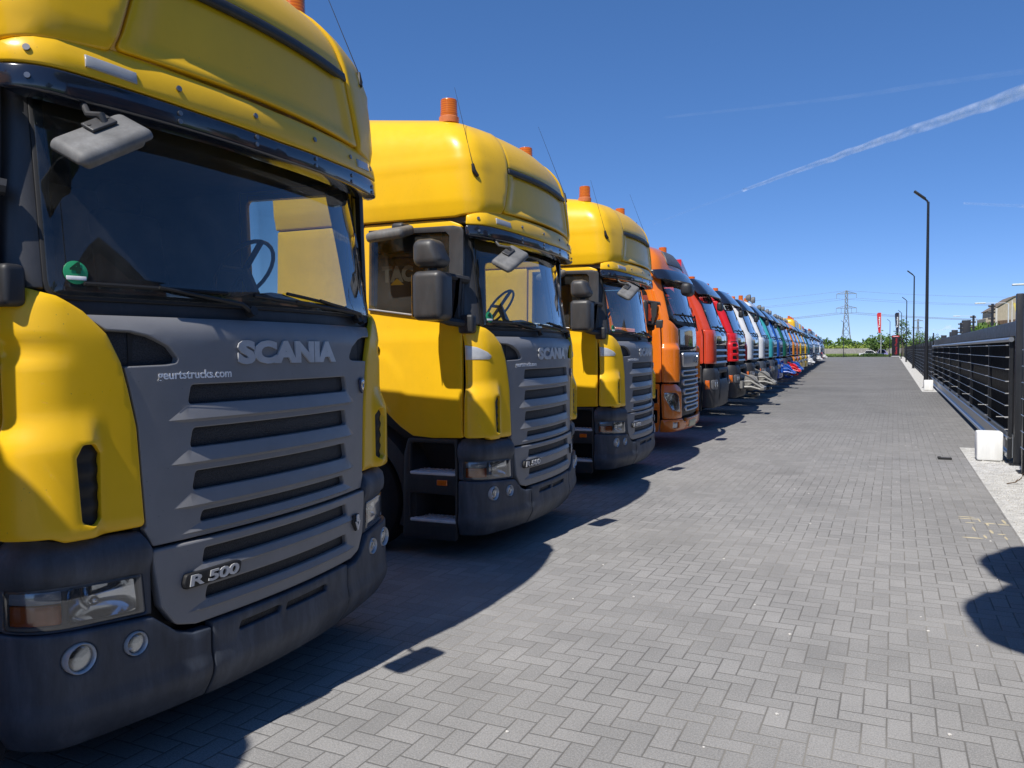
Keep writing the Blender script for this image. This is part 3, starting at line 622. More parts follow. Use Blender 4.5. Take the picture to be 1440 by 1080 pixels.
    for f in(-1,1):
        q=RF.pn(f*(1.20 if f<0 else 1.02),3.37 if f<0 else 3.52,.004); bm=nbm(); tube(bm,[q+Vector((.02,0,-.06)),q+Vector((0,f*.03,-.02)),q+Vector((-.01,f*.035,.04))],[.016,.02,.012],8); tube(bm,[q+Vector((-.01,f*.035,.04)),q+Vector((-.25,-f*.12,.75))],[.003,.0014],5); build('aerial',bm,BLK,P)
    chassis(P,fa=-1.5)
    return root
# ------------------------------------------------------------------ other makes in the row
def cab_surf(rake=.36,zb=2.2,zw=3.1,top=3.4,W=1.25,hi=None):
    low=[(.2,.2,-.03,W-.02,0),(.6,.6,0,W,0),(zb-.1,zb-.1,0,W,0),(zb,zb,-.01,W,0)]
    up=[(zw,zw,-rake,W-.07,0),(top-.1,top-.1,-rake-.10,W-.11,0),(top,top,-rake-.28,W-.25,.03),(top+.1,top+.04,-rake-.6,W-.7,.05),(top+.2,top+.05,-rake-.85,.03,.05)]
    return Surf(low+up,B=.05,Y1=1.10,W0=W)
def hitch(root,z=.9,col=None,big=True):
    m=col or ALU
    bm=nbm(); [tube(bm,[(-.15,y,z+dz),(.30,y,z+dz*.9),(.60,y,z-.13+dz*.3)],.034,7) for y in(-.66,-.05) for dz in(.09,-.08)]; rbox(bm,(.60,-.36,z-.12),(.10,.7,.10),.02); lathe(bm,[(0,-.16),(.17,-.16),(.19,-.12),(.19,.12),(.17,.16),(0,.16)],(.24,-.35,z+.04),'Y',20); lathe(bm,[(.20,-.02),(.22,0),(.20,.02)],(.24,-.35,z+.04),'Y',20)
    tube(bm,[(.55,-.62,z-.14),(.55,0,z-.14)],.05,8); tube(bm,[(-.1,-.9,z+.38),(.25,-.7,z+.22),(.5,-.45,z+.02)],.028,7); bx(bm,-.2,.1,-.95,.95,z-.1,z+.1)
    rbox(bm,(.05,.45,z-.02),(.5,.5,.3),.04); tube(bm,[(.1,.2,z-.3),(.3,.1,z-.35),(.45,-.2,z-.3)],.045,7)
    return build('front_winch',bm,m,root,True,35)
def lorry(col,name='rigid_truck',vis=None,centre='gloss',bumper=None,roof='day',hit=None,crane=None,lamps=0,lampcol=None,nb=2,notch=False,sweep=False,detail=True,corner_low=1.5,B6=False,bars=3):
    root=empty(name); P=root; bumper=bumper or DPL; vis=vis or VIS
    top={'day':3.42,'mid':3.6,'high':3.95}[roof]
    S=cab_surf(top=3.42) if roof=='day' else cab_surf(top=top)
    g=.05
    dk=simple('gloss_black_panel',(.03,.028,.03),.08,0,coat=1.) if centre=='gloss' else (GRY if centre=='grey' else col)
    # windscreen and frame
    panel('windscreen_seal',[(-1.16,2.26),(1.16,2.26),(1.15,3.14),(-1.15,3.14)],S,BLK,P,off=-.012,th=.02,grid=.12,r=.004,rad=.08,holes=[rpoly([(-1.09,2.31),(1.09,2.31),(1.085,3.10),(-1.085,3.10)],.06,step=.12)])
    panel('windscreen',[(-1.13,2.28),(1.13,2.28),(1.12,3.12),(-1.12,3.12)],S,GLS,P,off=-.004,th=.004,grid=.12,r=.002,rad=.06,sides=False)
    for a0,a1 in((-1.0,-.25),(-.2,.55)):
        bm=nbm(); tube(bm,[S.pn(a0+(a1-a0)*k/5,2.34,.012) for k in range(6)],.012,5); tube(bm,[S.pn(a1+.12,2.24,.02),S.pn((a0+a1)/2,2.36,.04)],.014,5); build('wiper',bm,BLK,P)
    fp=panel('front_panel',[(-.86,1.93),(.86,1.93),(.875,2.255),(-.875,2.255)],S,dk,P,off=.0,th=.03,grid=.09,r=.008,rad=.02)
    gr=panel('grille_mesh',[(-.87,1.44),(.87,1.44),(.87,1.94),(-.87,1.94)],S,MESH,P,off=-.045,th=.01,grid=.15,r=.003)
    for k in range(bars):
        z=1.50+k*.14
        panel('grille_bar',[(-.86,z),(.86,z),(.86,z+.055),(-.86,z+.055)],S,ALU if centre=='gloss' else GRY,P,off=.0,th=.05,grid=.15,r=.008,disp=lambda a,zz,z=z:.015*sm(z+.05,z,zz))
    panel('name_plate',[(-.16,2.15),(.16,2.15),(.16,2.21),(-.16,2.21)],S,ALU,P,off=.008,th=.006,grid=.1,r=.003)
    for f in(-1,1):
        z0=corner_low
        if sweep: poly=[(.87,1.72),(.93,1.56),(1.05,z0),(1.375,z0),(1.375,2.9),(1.33,2.9),(1.22,2.45),(1.05,2.28),(.885,2.22)]; rd=[.02,.05,.05,.02,0,.02,.1,.08,.03]
        else: poly=[(.875,z0),(1.372,z0),(1.372,2.27),(.885,2.27)]; rd=.03
        hl_=[rpoly([(1.10,z0+.06+.17*k),(1.26,z0+.06+.17*k),(1.26,z0+.15+.17*k),(1.14,z0+.15+.17*k)],.02,step=.05) for k in range(3)] if notch else ()
        cp=panel('corner_panel',poly,S,col,P,off=.012,th=.03,grid=.07,r=.012,rad=rd,flip=f,holes=hl_,disp=(lambda a,z:.05*(1-sm(1.95,2.05,z))*sm(.9,1.0,abs(a))) if notch else None)
        if notch: panel('outlet_mesh',[(1.05,z0+.03),(1.3,z0+.03),(1.3,z0+.55),(1.05,z0+.55)],S,BLK,cp,off=.03,th=.01,grid=.1,r=.003,flip=f)
        panel('windscreen_pillar',[(1.155,2.27),(1.40,2.27),(1.42,3.16),(1.15,3.16)],S,col,P,off=-.004,th=.03,grid=.09,r=.008,flip=f,rad=.02)
        panel('bumper_corner',[(.70,.52),(1.0,.50),(1.40,.50),(1.40,1.40),(.80,1.40),(.72,1.3)],S,bumper,P,off=.03,th=.08,grid=.08,r=.02,rad=[.03,.1,.05,.05,.05,.05],flip=f,disp=lambda a,z:.015*sm(.75,.8,z)-.03*sm(1.25,1.4,z))
        hp=panel('headlamp',[(.90,.92),(1.22,.92),(1.24,1.14),(.90,1.14)],S,simple('lamp_housing',(.16,.16,.165),.45),P,off=.05,th=.02,grid=.09,r=.006,rad=.05,flip=f)
        for sc_ in(.98,1.13):
            q=S.pn(f*sc_,1.03,.052); bm=nbm(); lathe(bm,[(.062,0),(.055,.012),(0,.02)],(0,0,0),'X',14)
            for v in bm.verts: v.co+=q
            build('lamp_glass',bm,simple('lamp_glass_bright',(.5,.54,.58),.12,.6),hp)
        panel('indicator_lens',[(1.255,.93),(1.34,.93),(1.34,1.13),(1.265,1.13)],S,ORG,P,off=.05,th=.02,grid=.09,r=.006,flip=f)
        panel('step_panel',[(1.42,.42),(2.0,.42),(2.0,1.0),(1.85,1.46),(1.42,1.46)],S,bumper,P,off=.0,th=.05,grid=.15,r=.012,flip=f,rad=.04,holes=[rpoly([(1.47,1.1),(1.84,1.1),(1.82,1.36),(1.47,1.36)],.04,step=.1),rpoly([(1.47,.68),(1.92,.68),(1.92,.96),(1.47,.96)],.04,step=.1)])
        door=panel('door',[(1.385,1.50),(2.0,1.50),(2.2,1.62),(2.30,1.85),(2.30,3.16),(1.55,3.16),(1.40,3.0)],S,col,P,off=.010,th=.03,grid=.1,r=.01,rad=.04,flip=f,holes=[rpoly([(1.47,2.22),(2.2,2.34),(2.2,3.04),(1.58,3.04),(1.47,2.9)],.06,step=.1)])
        panel('side_window',[(1.45,2.20),(2.22,2.32),(2.22,3.07),(1.56,3.07),(1.45,2.9)],S,SGL,door,off=-.004,th=.004,grid=.2,r=.002,flip=f,sides=False)
        panel('cab_side',[(2.315,1.85),(2.75 if roof=='day' else 3.2,1.6),(2.75 if roof=='day' else 3.2,3.18),(2.315,3.18)],S,col,P,off=.004,th=.03,grid=.2,r=.008,flip=f)
        if f<0 or detail: door_mirror(P,f,x=-.72,zc=2.60,ax=-.50,W=1.18,wide=False)
        bm=nbm(); r0=.62; cx=-1.42
        for k in range(14):
            a0,a1=R(-8+k*196/14),R(-8+(k+1)*196/14); vs=[bm.verts.new((cx+r_*math.cos(t),f*yy,.52+r_*math.sin(t))) for r_,t,yy in((.56,a0,1.24),(.68,a0,1.24),(.68,a1,1.24),(.56,a1,1.24))]; bm.faces.new(vs)
            vs=[bm.verts.new((cx+.56*math.cos(t),f*yy,.52+.56*math.sin(t))) for t,yy in((a0,1.24),(a1,1.24),(a1,.8),(a0,.8))]; bm.faces.new(vs)
        bmesh.ops.remove_doubles(bm,verts=bm.verts,dist=1e-4); build('wheel_arch',bm,DPL,P,True,50)
    xb=-2.0 if roof=='day' else -2.45
    panel('bumper',[(-.71,.50),(.71,.50),(.71,1.40),(-.71,1.40)],S,bumper,P,off=.02,th=.08,grid=.12,r=.02,rad=.03,disp=lambda a,z:.03*sm(.62,.70,z)*(1-sm(1.0,1.06,z)),holes=[rpoly([(-.6,1.14),(.6,1.14),(.6,1.28),(-.6,1.28)],.03,step=.1)])
    bm=nbm(); bx(bm,xb,-.2,-1.1,1.1,1.36,1.5); bx(bm,-.5,-.1,-.9,.9,.6,2.2); build('cab_underside',bm,BLK,P,False)
    bm=nbm(); bx(bm,xb-.03,xb,-1.16,1.16,1.4,top-.25); build('cab_rear_wall',bm,col,P,False)
    bm=nbm(); bx(bm,xb,-.5,-1.1,1.1,3.17,3.2); build('cab_ceiling',bm,HEAD,P,False)
    panel('roof_panel',[(3.1 if xb<-2.2 else 2.7,3.17),(3.1 if xb<-2.2 else 2.7,top+.19),(-(3.1 if xb<-2.2 else 2.7),top+.19),(-(3.1 if xb<-2.2 else 2.7),3.17)],S,col,P,off=.006,th=.02,grid=.11,r=.01)
    V=Surf([(3.0,3.02,-.16,1.24,0),(3.12,3.12,-.20,1.235,0),(3.4,3.40,-.46,1.17,0),(3.5,3.47,-.58,1.14,0)],B=.05,Y1=1.08,W0=1.25)
    panel('sun_visor',[(-1.33,3.06),(0,3.03),(1.33,3.06),(1.40,3.42),(0,3.44),(-1.40,3.42)],V,vis,P,off=.04,th=.02,grid=.08,r=.01,rad=[.06,0,.06,.06,0,.06])
    bm=nbm(); tube(bm,[(-.2,-.95,3.06),(.02,-.93,2.98),(.05,-.80,2.90),(.03,-.62,2.98),(-.2,-.55,3.06)],.022,6); rbox(bm,(.04,-.80,2.80),(.12,.3,.2),.05); build('front_mirror',bm,DPL,P,True,40)
    interior(P,xf_=-.28,xb=xb,W=1.12,zf=1.55,zt=3.15,zd=2.28)
    zt=top+.03
    yy=[-.85,.85,0][:nb]
    for i,y in enumerate(yy): beacon(P,-.9,y,zt,.085,.22)
    for k in range(lamps):
        y=-.75+1.5*k/max(1,lamps-1); bm=nbm(); lathe(bm,[(0,-.12),(.07,-.11),(.12,-.03),(.125,.05),(.11,.07),(0,.075)],(-.62,y,zt+.13),'X',16); cyl(bm,(-.65,y,zt-.04),(-.65,y,zt+.05),.02,seg=8); build('work_lamp',bm,lampcol or WORN,P)
    if crane:
        bm=nbm(); bx(bm,-2.9,-2.35,-.35,.35,.9,2.4); prism(bm,[(-2.75,2.3),(-2.45,2.3),(-2.35,3.3),(-2.8,3.3)],-.18,.18); tube(bm,[(-2.6,-1.05,2.2),(-2.6,-1.05,3.2)],.06,8)
        prism(bm,[(.0,3.80),(1.22,3.42),(1.27,3.60),(.0,4.02)],-1.30,-1.0,'X'); prism(bm,[(-.6,3.35),(.7,3.50),(.7,3.66),(-.6,3.5)],-2.1,-1.85,'X'); bx(bm,-2.6,-1.0,.5,.75,3.52,3.68); bx(bm,-2.85,-2.4,-1.25,-1.0,3.3,3.95)
        build('loading_crane',bm,crane,P,True,30)
    if hit: hitch(P,.86,hit if hit is not True else ALU)
    if B6: 
        bm=nbm(); bx(bm,-6.6,-2.7,-1.24,1.24,1.15,1.3); bx(bm,-6.6,-2.7,-1.24,-1.18,1.3,2.6); bx(bm,-6.6,-2.7,1.18,1.24,1.3,2.6); bx(bm,-2.76,-2.7,-1.24,1.24,1.3,2.75); build('tipper_body',bm,col,P,False)
    chassis(P,fa=-1.42,fifth=not B6)
    return root
DF=Surf([(.3,.3,-.04,1.23,0),(.45,.45,0,1.26,0),(1.2,1.2,0,1.265,0),(2.2,2.2,-.02,1.26,0),(2.4,2.4,-.06,1.25,0),(3.0,3.0,-.22,1.20,0),(3.2,3.2,-.26,1.195,0),(3.42,3.46,-.32,1.17,0),(3.52,3.60,-.42,1.08,.05),(3.62,3.69,-.64,.80,.09),(3.72,3.72,-.95,.03,.10)],B=.10,Y1=1.08,W0=1.26)
def daf(loc):
    root=empty('articulated_truck',loc);P=root;S=DF
    OR=paint('orange_paint',(.78,.19,.012),rough=.28,coat=.6,var=.05)
    GB=simple('gloss_black_panel',(.03,.028,.03),.08,0,coat=1.)
    hl=[(.965,.70),(1.22,.745),(1.345,.98),(1.34,1.055),(1.13,1.045),(1.03,.98)]
    panel('front_panel',[(-.90,1.80),(.90,1.80),(.95,2.20),(.6,2.26),(-.6,2.26),(-.95,2.20)],S,GB,P,off=.01,th=.03,grid=.07,r=.008,rad=.03)
    gr=panel('grille_mesh',[(-.86,.60),(.86,.60),(.90,1.82),(-.90,1.82)],S,DPL,P,off=-.03,th=.01,grid=.1,r=.003)
    for z in(1.33,1.16,.99,.83,.68):
        w=.80-(1.33-z)*.22
        panel('grille_bar',[(-w,z),(w,z),(w,z+.115),(-w,z+.115)],S,ALU,gr,off=.02,th=.05,grid=.08,r=.012,rad=.05,holes=[rpoly([(-w+.07,z+.03),(w-.07,z+.03),(w-.07,z+.085),(-w+.07,z+.085)],.02,step=.08)])
    panel('badge_panel',[(-.76,1.50),(.76,1.50),(.82,1.77),(-.82,1.77)],S,ALU,gr,off=.02,th=.04,grid=.08,r=.015,rad=.05,disp=lambda a,z:.02*sm(1.5,1.75,z))
    surf_text('lettering','DAF',S,-.05,.35,1.57,1.70,CHR,gr,off=.045,th=.01,bold=.05)
    for f in(-1,1):
        panel('corner_panel',[(.87,1.50),(.93,1.30),(1.02,1.24),(1.372,1.24),(1.372,2.9),(1.33,2.9),(1.29,2.50),(1.22,2.36),(1.05,2.24),(.965,2.20),(.915,1.82)],S,OR,P,off=.012,th=.03,grid=.035,r=.01,rad=[.03,.03,.05,.02,0,.02,.08,.08,.06,.02,.02],flip=f,disp=lambda a,z:.055*(1-sm(1.84,1.93,z))*sm(1.0,1.06,abs(a)))
        panel('headlamp_surround',[(.87,.58),(1.38,.58),(1.40,1.215),(1.0,1.20),(.89,1.15)],S,OR,P,off=.03,th=.05,grid=.045,r=.015,rad=.04,flip=f,holes=[rpoly(hl,.03,step=.05)],disp=lambda a,z:-.05*sm(1.05,1.2,z))
        hp=panel('headlamp',[(.95,.69),(1.23,.735),(1.36,.98),(1.35,1.065),(1.12,1.055),(1.02,.98)],S,REFLECTOR,P,off=-.01,th=.02,grid=.03,r=.004,flip=f,disp=lambda a,z:-.03*max(0,1-((abs(a)-1.13)/.16)**2-((z-.9)/.2)**2))
        panel('lamp_glass',[(.96,.695),(1.225,.74),(1.35,.98),(1.345,1.06),(1.125,1.05),(1.025,.98)],S,LENS,hp,off=.03,th=.004,grid=.05,r=.003,flip=f)
        panel('bumper_corner',[(.66,.34),(1.41,.34),(1.40,.57),(.88,.57),(.80,.52),(.66,.50)],S,OR,P,off=.045,th=.06,grid=.06,r=.015,rad=.03,flip=f,holes=[rpoly([(1.03,.42),(1.20,.42),(1.20,.52),(1.05,.52)],.02,step=.05)],disp=lambda a,z:-.03*(1-sm(.34,.42,z)))
        panel('fog_lamp',[(1.02,.41),(1.21,.41),(1.21,.53),(1.02,.53)],S,simple('lamp_glass_bright',(.5,.54,.58),.12,.6),P,off=.02,th=.01,grid=.06,r=.004,flip=f)
        panel('windscreen_pillar',[(1.19,2.36),(1.40,2.36),(1.42,3.16),(1.15,3.16),(1.17,2.7)],S,OR,P,off=-.004,th=.03,grid=.07,r=.01,flip=f,rad=.02)
        door=panel('door',[(1.385,1.24),(1.95,1.24),(2.15,1.45),(2.38,1.75),(2.38,3.10),(1.5,3.10),(1.40,3.0)],S,OR,P,off=.012,th=.03,grid=.09,r=.01,rad=.04,flip=f,holes=[rpoly([(1.49,2.16),(2.25,2.25),(2.25,2.98),(1.56,2.98),(1.49,2.85)],.06,step=.1)])
        panel('side_window',[(1.46,2.13),(2.28,2.22),(2.28,3.01),(1.55,3.01),(1.46,2.85)],S,SGL,door,off=-.004,th=.004,grid=.2,r=.002,flip=f,sides=False)
        panel('sleeper_wall',[(2.395,1.75),(2.7,1.5),(3.25,1.5),(3.25,3.10),(2.395,3.10)],S,OR,P,off=.008,th=.03,grid=.15,r=.008,flip=f)
        panel('step_panel',[(1.43,.34),(1.95,.34),(1.93,.95),(1.90,1.21),(1.43,1.21)],S,OR,P,off=.0,th=.04,grid=.12,r=.01,flip=f,rad=.03,holes=[rpoly([(1.47,.86),(1.86,.86),(1.84,1.12),(1.47,1.12)],.03,step=.1),rpoly([(1.47,.50),(1.88,.50),(1.88,.74),(1.47,.74)],.03,step=.1)])
        if f<0: door_mirror(P,f,x=-.62,zc=2.5,ax=-.38,W=1.22,wide=False)
    panel('bumper',[(-.645,.34),(.645,.34),(.645,.56),(-.645,.56)],S,OR,P,off=.045,th=.06,grid=.08,r=.012,rad=.03,disp=lambda a,z:-.03*(1-sm(.34,.42,z)))
    pl=panel('number_plate',[(-.52,.40),(-.02,.40),(-.02,.51),(-.52,.51)],S,simple('plate_cream',(.6,.55,.35),.4),P,off=.055,th=.012,grid=.1,r=.003)
    panel('windscreen_seal',[(-.98,2.29),(-.6,2.25),(.6,2.25),(.98,2.29),(1.2,2.42),(1.17,3.10),(-1.17,3.10),(-1.2,2.42)],S,BLK,P,off=-.004,th=.02,grid=.08,r=.004,rad=[.1,.1,.1,.1,.1,.06,.06,.1],holes=[rpoly([(-.98,2.36),(.98,2.36),(1.13,2.47),(1.11,3.05),(-1.11,3.05),(-1.13,2.47)],.06,step=.1)])
    panel('windscreen',[(-1.0,2.34),(1.0,2.34),(1.15,2.46),(1.13,3.07),(-1.13,3.07),(-1.15,2.46)],S,GLS,P,off=.0,th=.004,grid=.1,r=.002,sides=False)
    for a0,a1 in((-1.0,-.3),(-.35,.3),(.25,.95)):
        bm=nbm(); tube(bm,[S.pn(a0+(a1-a0)*k/5,2.46,.012) for k in range(6)],.012,5); tube(bm,[S.pn(a1+.05,2.26,.02),S.pn((a0+a1)/2,2.48,.04)],.014,5); build('wiper',bm,BLK,P)
    V=Surf([(3.0,3.02,-.06,1.26,0),(3.15,3.15,-.12,1.26,0),(3.3,3.30,-.24,1.24,0),(3.4,3.38,-.34,1.22,0)],B=.12,Y1=1.08,W0=1.26)
    panel('sun_visor',[(-1.38,3.08),(-1.0,3.03),(0,3.06),(1.0,3.03),(1.38,3.08),(1.40,3.25),(0,3.27),(-1.40,3.25)],V,VIS,P,off=.03,th=.02,grid=.07,r=.01,rad=[.06,0,0,0,.06,.06,0,.06])
    bm=nbm(); rbox(bm,(.06,-.92,2.90),(.2,.42,.24),.08); tube(bm,[(-.15,-1.05,3.05),(.06,-1.0,3.0)],.03,6); build('front_mirror',bm,DPL,P,True,None)
    sd=3.25
    panel('roof_panel',[(sd,3.11),(1.3,3.13),(-1.3,3.13),(-sd,3.11),(-sd,3.71),(sd,3.71)],S,OR,P,off=.006,th=.02,grid=.08,r=.01)
    panel('roof_front_board',[(-.8,3.36),(.8,3.36),(.72,3.54),(-.72,3.54)],S,simple('roof_board_dark',(.10,.105,.12),.5),P,off=.02,th=.02,grid=.08,r=.008,rad=.05)
    bm=nbm(); bx(bm,-2.3,-.3,-1.12,1.12,1.2,1.32); bx(bm,-.5,-.12,-.85,.85,.5,2.2); build('cab_underside',bm,BLK,P,False)
    bm=nbm(); bx(bm,-2.45,-2.42,-1.18,1.18,1.3,3.45); build('cab_rear_wall',bm,OR,P,False)
    bm=nbm(); bx(bm,-2.3,-.5,-1.1,1.1,3.12,3.14); build('cab_ceiling',bm,HEAD,P,False)
    interior(P,xf_=-.32,xb=-2.35,W=1.12,zf=1.5,zt=3.1,zd=2.3)
    for y in(-.9,.9): beacon(P,-.78,y,3.70,.085,.22)
    for f in(-1,):
        q=S.pn(f*1.5,3.4,0); bm=nbm(); tube(bm,[q,q+Vector((-.05,0,.7))],.004,5); build('aerial',bm,BLK,P)
    chassis(P); return root
# ------------------------------------------------------------------ camera, sun, sky
def setup_cam():
    cd=bpy.data.cameras.new('camera'); c=bpy.data.objects.new('camera',cd); COL.objects.link(c)
    yaw,pit,rol=R(22.763),R(2.294),R(.421)
    fw=Vector((-math.sin(yaw)*math.cos(pit),math.cos(yaw)*math.cos(pit),-math.sin(pit))); r=Vector((math.cos(yaw),math.sin(yaw),0)); u=r.cross(fw)
    r2=r*math.cos(rol)-u*math.sin(rol); u2=u*math.cos(rol)+r*math.sin(rol)
    M=Matrix((r2,u2,-fw)).transposed().to_4x4(); M.translation=Vector((0,0,1.8)); c.matrix_world=M
    cd.sensor_fit='HORIZONTAL'; cd.sensor_width=36; cd.lens=36*1119.27/1440; cd.clip_start=.05; cd.clip_end=60000
    scene.camera=c
SUN=Vector((-.11,-.69,1.0)).normalized()
def setup_light():
    l=bpy.data.lights.new('sun','SUN'); l.energy=5.0; l.angle=R(.53); l.color=(1,.955,.88); o=bpy.data.objects.new('sun',l); COL.objects.link(o)
    o.rotation_euler=SUN.to_track_quat('Z','Y').to_euler(); o.location=(0,0,50)
    w=bpy.data.worlds.new('World'); scene.world=w; w.use_nodes=True; nt=w.node_tree; bg=nt.nodes['Background']
    s=nt.nodes.new('ShaderNodeTexSky'); s.sky_type='NISHITA'; s.sun_disc=False; s.sun_elevation=math.asin(SUN.z); s.sun_rotation=math.atan2(SUN.x,SUN.y)
    s.air_density=.5; s.dust_density=0; s.ozone_density=6; s.altitude=0
    hs=nt.nodes.new('ShaderNodeHueSaturation'); hs.inputs['Saturation'].default_value=1.17; nt.links.new(s.outputs[0],hs.inputs['Color'])
    v1=nt.nodes.new('ShaderNodeVectorMath'); v1.operation='SCALE'; v1.inputs['Scale'].default_value=.11; nt.links.new(hs.outputs[0],v1.inputs[0])
    gm=nt.nodes.new('ShaderNodeGamma'); gm.inputs[1].default_value=.70; nt.links.new(v1.outputs[0],gm.inputs[0])
    v2=nt.nodes.new('ShaderNodeVectorMath'); v2.operation='MULTIPLY'; v2.inputs[1].default_value=(.84/.11,.88/.11,1.09/.11); nt.links.new(gm.outputs[0],v2.inputs[0])
    nt.links.new(v2.outputs[0],bg.inputs[0]); bg.inputs[1].default_value=.11
    scene.view_settings.view_transform='Standard'; scene.view_settings.look='None'; scene.view_settings.exposure=.09; scene.view_settings.gamma=1
    scene.cycles.max_bounces=8; scene.cycles.transparent_max_bounces=24; scene.cycles.glossy_bounces=4; scene.cycles.transmission_bounces=6; scene.cycles.use_denoising=True
    scene.cycles.caustics_reflective=False; scene.cycles.caustics_refractive=False
# ------------------------------------------------------------------ ground
def herringbone():
    m,nt,b=new_mat('herringbone_pavers'); setp(b,rough=.95,spec=.08)
    tc=N(nt,'ShaderNodeTexCoord'); mp=N(nt,'ShaderNodeMapping'); mp.inputs['Rotation'].default_value=(0,0,R(2.9)); mp.inputs['Scale'].default_value=(1/.109,1/.109,1)
    nt.links.new(tc.outputs['Object'],mp.inputs[0])
    # slight waviness of the laid bricks
    nz=N(nt,'ShaderNodeTexNoise'); nz.inputs['Scale'].default_value=.7; nt.links.new(tc.outputs['Object'],nz.inputs['Vector'])
    vs=N(nt,'ShaderNodeVectorMath',operation='MULTIPLY_ADD'); nt.links.new(nz.outputs['Color'],vs.inputs[0]); vs.inputs[1].default_value=(.25,.25,0); nt.links.new(mp.outputs[0],vs.inputs[2])
    sp=N(nt,'ShaderNodeSeparateXYZ'); nt.links.new(vs.outputs[0],sp.inputs[0]); X,Y=sp.outputs[0],sp.outputs[1]
    i=mth(nt,'FLOOR',X); j=mth(nt,'FLOOR',Y); fx=mth(nt,'SUBTRACT',X,i); fy=mth(nt,'SUBTRACT',Y,j)
    d=mth(nt,'FLOORED_MODULO',mth(nt,'SUBTRACT',i,j),4.0)
    def eq(k): return mth(nt,'COMPARE',d,float(k),.3)
    e0,e1,e2,e3=eq(0),eq(1),eq(2),eq(3)
    L=mth(nt,'ADD',fx,e1); Rr=mth(nt,'ADD',mth(nt,'SUBTRACT',1.0,fx),e0); Bo=mth(nt,'ADD',fy,e2); T=mth(nt,'ADD',mth(nt,'SUBTRACT',1.0,fy),e3)
    dist=mth(nt,'MINIMUM',mth(nt,'MINIMUM',L,Rr),mth(nt,'MINIMUM',Bo,T))
    cx=N(nt,'ShaderNodeCombineXYZ'); nt.links.new(mth(nt,'SUBTRACT',i,e1),cx.inputs[0]); nt.links.new(mth(nt,'SUBTRACT',j,e2),cx.inputs[1])
    wn=N(nt,'ShaderNodeTexWhiteNoise'); nt.links.new(cx.outputs[0],wn.inputs['Vector'])
    big=noise_tex(nt,.22,5,.62); mid=noise_tex(nt,1.7,5,.65); fine=noise_tex(nt,95,4,.8)
    spk=noise_tex(nt,230,2,.9)
    t=mth(nt,'MULTIPLY_ADD',wn.outputs['Value'],.05,mth(nt,'MULTIPLY_ADD',big,.26,mth(nt,'MULTIPLY_ADD',mid,.14,mth(nt,'MULTIPLY_ADD',fine,.50,mth(nt,'MULTIPLY_ADD',spk,.50,.14)))))
    col=ramp(nt,t,[(.36,(.112,.111,.109)),(.80,(.214,.211,.207)),(1.05 if False else 1.0,(.40,.39,.38))])
    # joints: mostly dark, sandy where the fill is fresh
    jn=noise_tex(nt,.5,3,.6); jc=ramp(nt,jn,[(.42,(.14,.136,.131)),(.66,(.29,.275,.25))])
    jm=N(nt,'ShaderNodeMapRange'); jm.inputs['From Min'].default_value=.018; jm.inputs['From Max'].default_value=.055; nt.links.new(mth(nt,'ADD',dist,mth(nt,'MULTIPLY',mth(nt,'SUBTRACT',fine,.5),.05)),jm.inputs['Value'])
    mx=N(nt,'ShaderNodeMix',data_type='RGBA'); nt.links.new(jm.outputs[0],mx.inputs['Factor']); nt.links.new(jc,mx.inputs['A']); nt.links.new(col,mx.inputs['B'])
    # oil and tyre stains
    st=noise_tex(nt,.55,3,.5); sm_=N(nt,'ShaderNodeMapRange'); sm_.inputs['From Min'].default_value=.62; sm_.inputs['From Max'].default_value=.74; sm_.inputs['To Max'].default_value=.28; nt.links.new(st,sm_.inputs['Value'])
    mx2=N(nt,'ShaderNodeMix',data_type='RGBA'); nt.links.new(sm_.outputs[0],mx2.inputs['Factor']); nt.links.new(mx.outputs['Result'],mx2.inputs['A']); mx2.inputs['B'].default_value=(.10,.097,.094,1)
    # brick colour gets gradually darker with distance down the yard
    so=N(nt,'ShaderNodeSeparateXYZ'); nt.links.new(tc.outputs['Object'],so.inputs[0]); far_dark=N(nt,'ShaderNodeMapRange',interpolation_type='SMOOTHSTEP'); far_dark.inputs['From Min'].default_value=4.; far_dark.inputs['From Max'].default_value=34.; far_dark.inputs['To Min'].default_value=1.02; far_dark.inputs['To Max'].default_value=.66
    nt.links.new(mth(nt,'ADD',so.outputs[1],mth(nt,'MULTIPLY',mth(nt,'SUBTRACT',big,.5),14.)),far_dark.inputs['Value'])
    vm=N(nt,'ShaderNodeVectorMath',operation='SCALE'); nt.links.new(mx2.outputs['Result'],vm.inputs[0]); nt.links.new(far_dark.outputs[0],vm.inputs['Scale'])
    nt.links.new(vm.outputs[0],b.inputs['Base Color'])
    hm=N(nt,'ShaderNodeMapRange'); hm.inputs['From Min'].default_value=.0; hm.inputs['From Max'].default_value=.08; nt.links.new(dist,hm.inputs['Value'])
    h=mth(nt,'MULTIPLY_ADD',fine,.25,mth(nt,'MULTIPLY_ADD',wn.outputs['Value'],.12,hm.outputs[0])); bump(nt,b,h,.55,.005)
    return m
def ground_mat(name,a,b_,c,sc=.6,bumps=.5,fine=40):
    m,nt,b=new_mat(name); setp(b,rough=.95,spec=.15); f=noise_tex(nt,sc,6,.7); g=noise_tex(nt,fine,3,.7)
    t=mth(nt,'MULTIPLY_ADD',g,.5,mth(nt,'MULTIPLY',f,.6)); nt.links.new(ramp(nt,t,[(.35,a),(.55,b_),(.75,c)]),b.inputs['Base Color']); bump(nt,b,g,bumps,.02); return m
def sheet(name,poly,z,mat):
    bm=nbm(); bm.faces.new([bm.verts.new((x,y,z)) for x,y in poly]); return tag(build(name,bm,mat,None,False),kind='structure')
kx=lambda y:1.10+.05*y
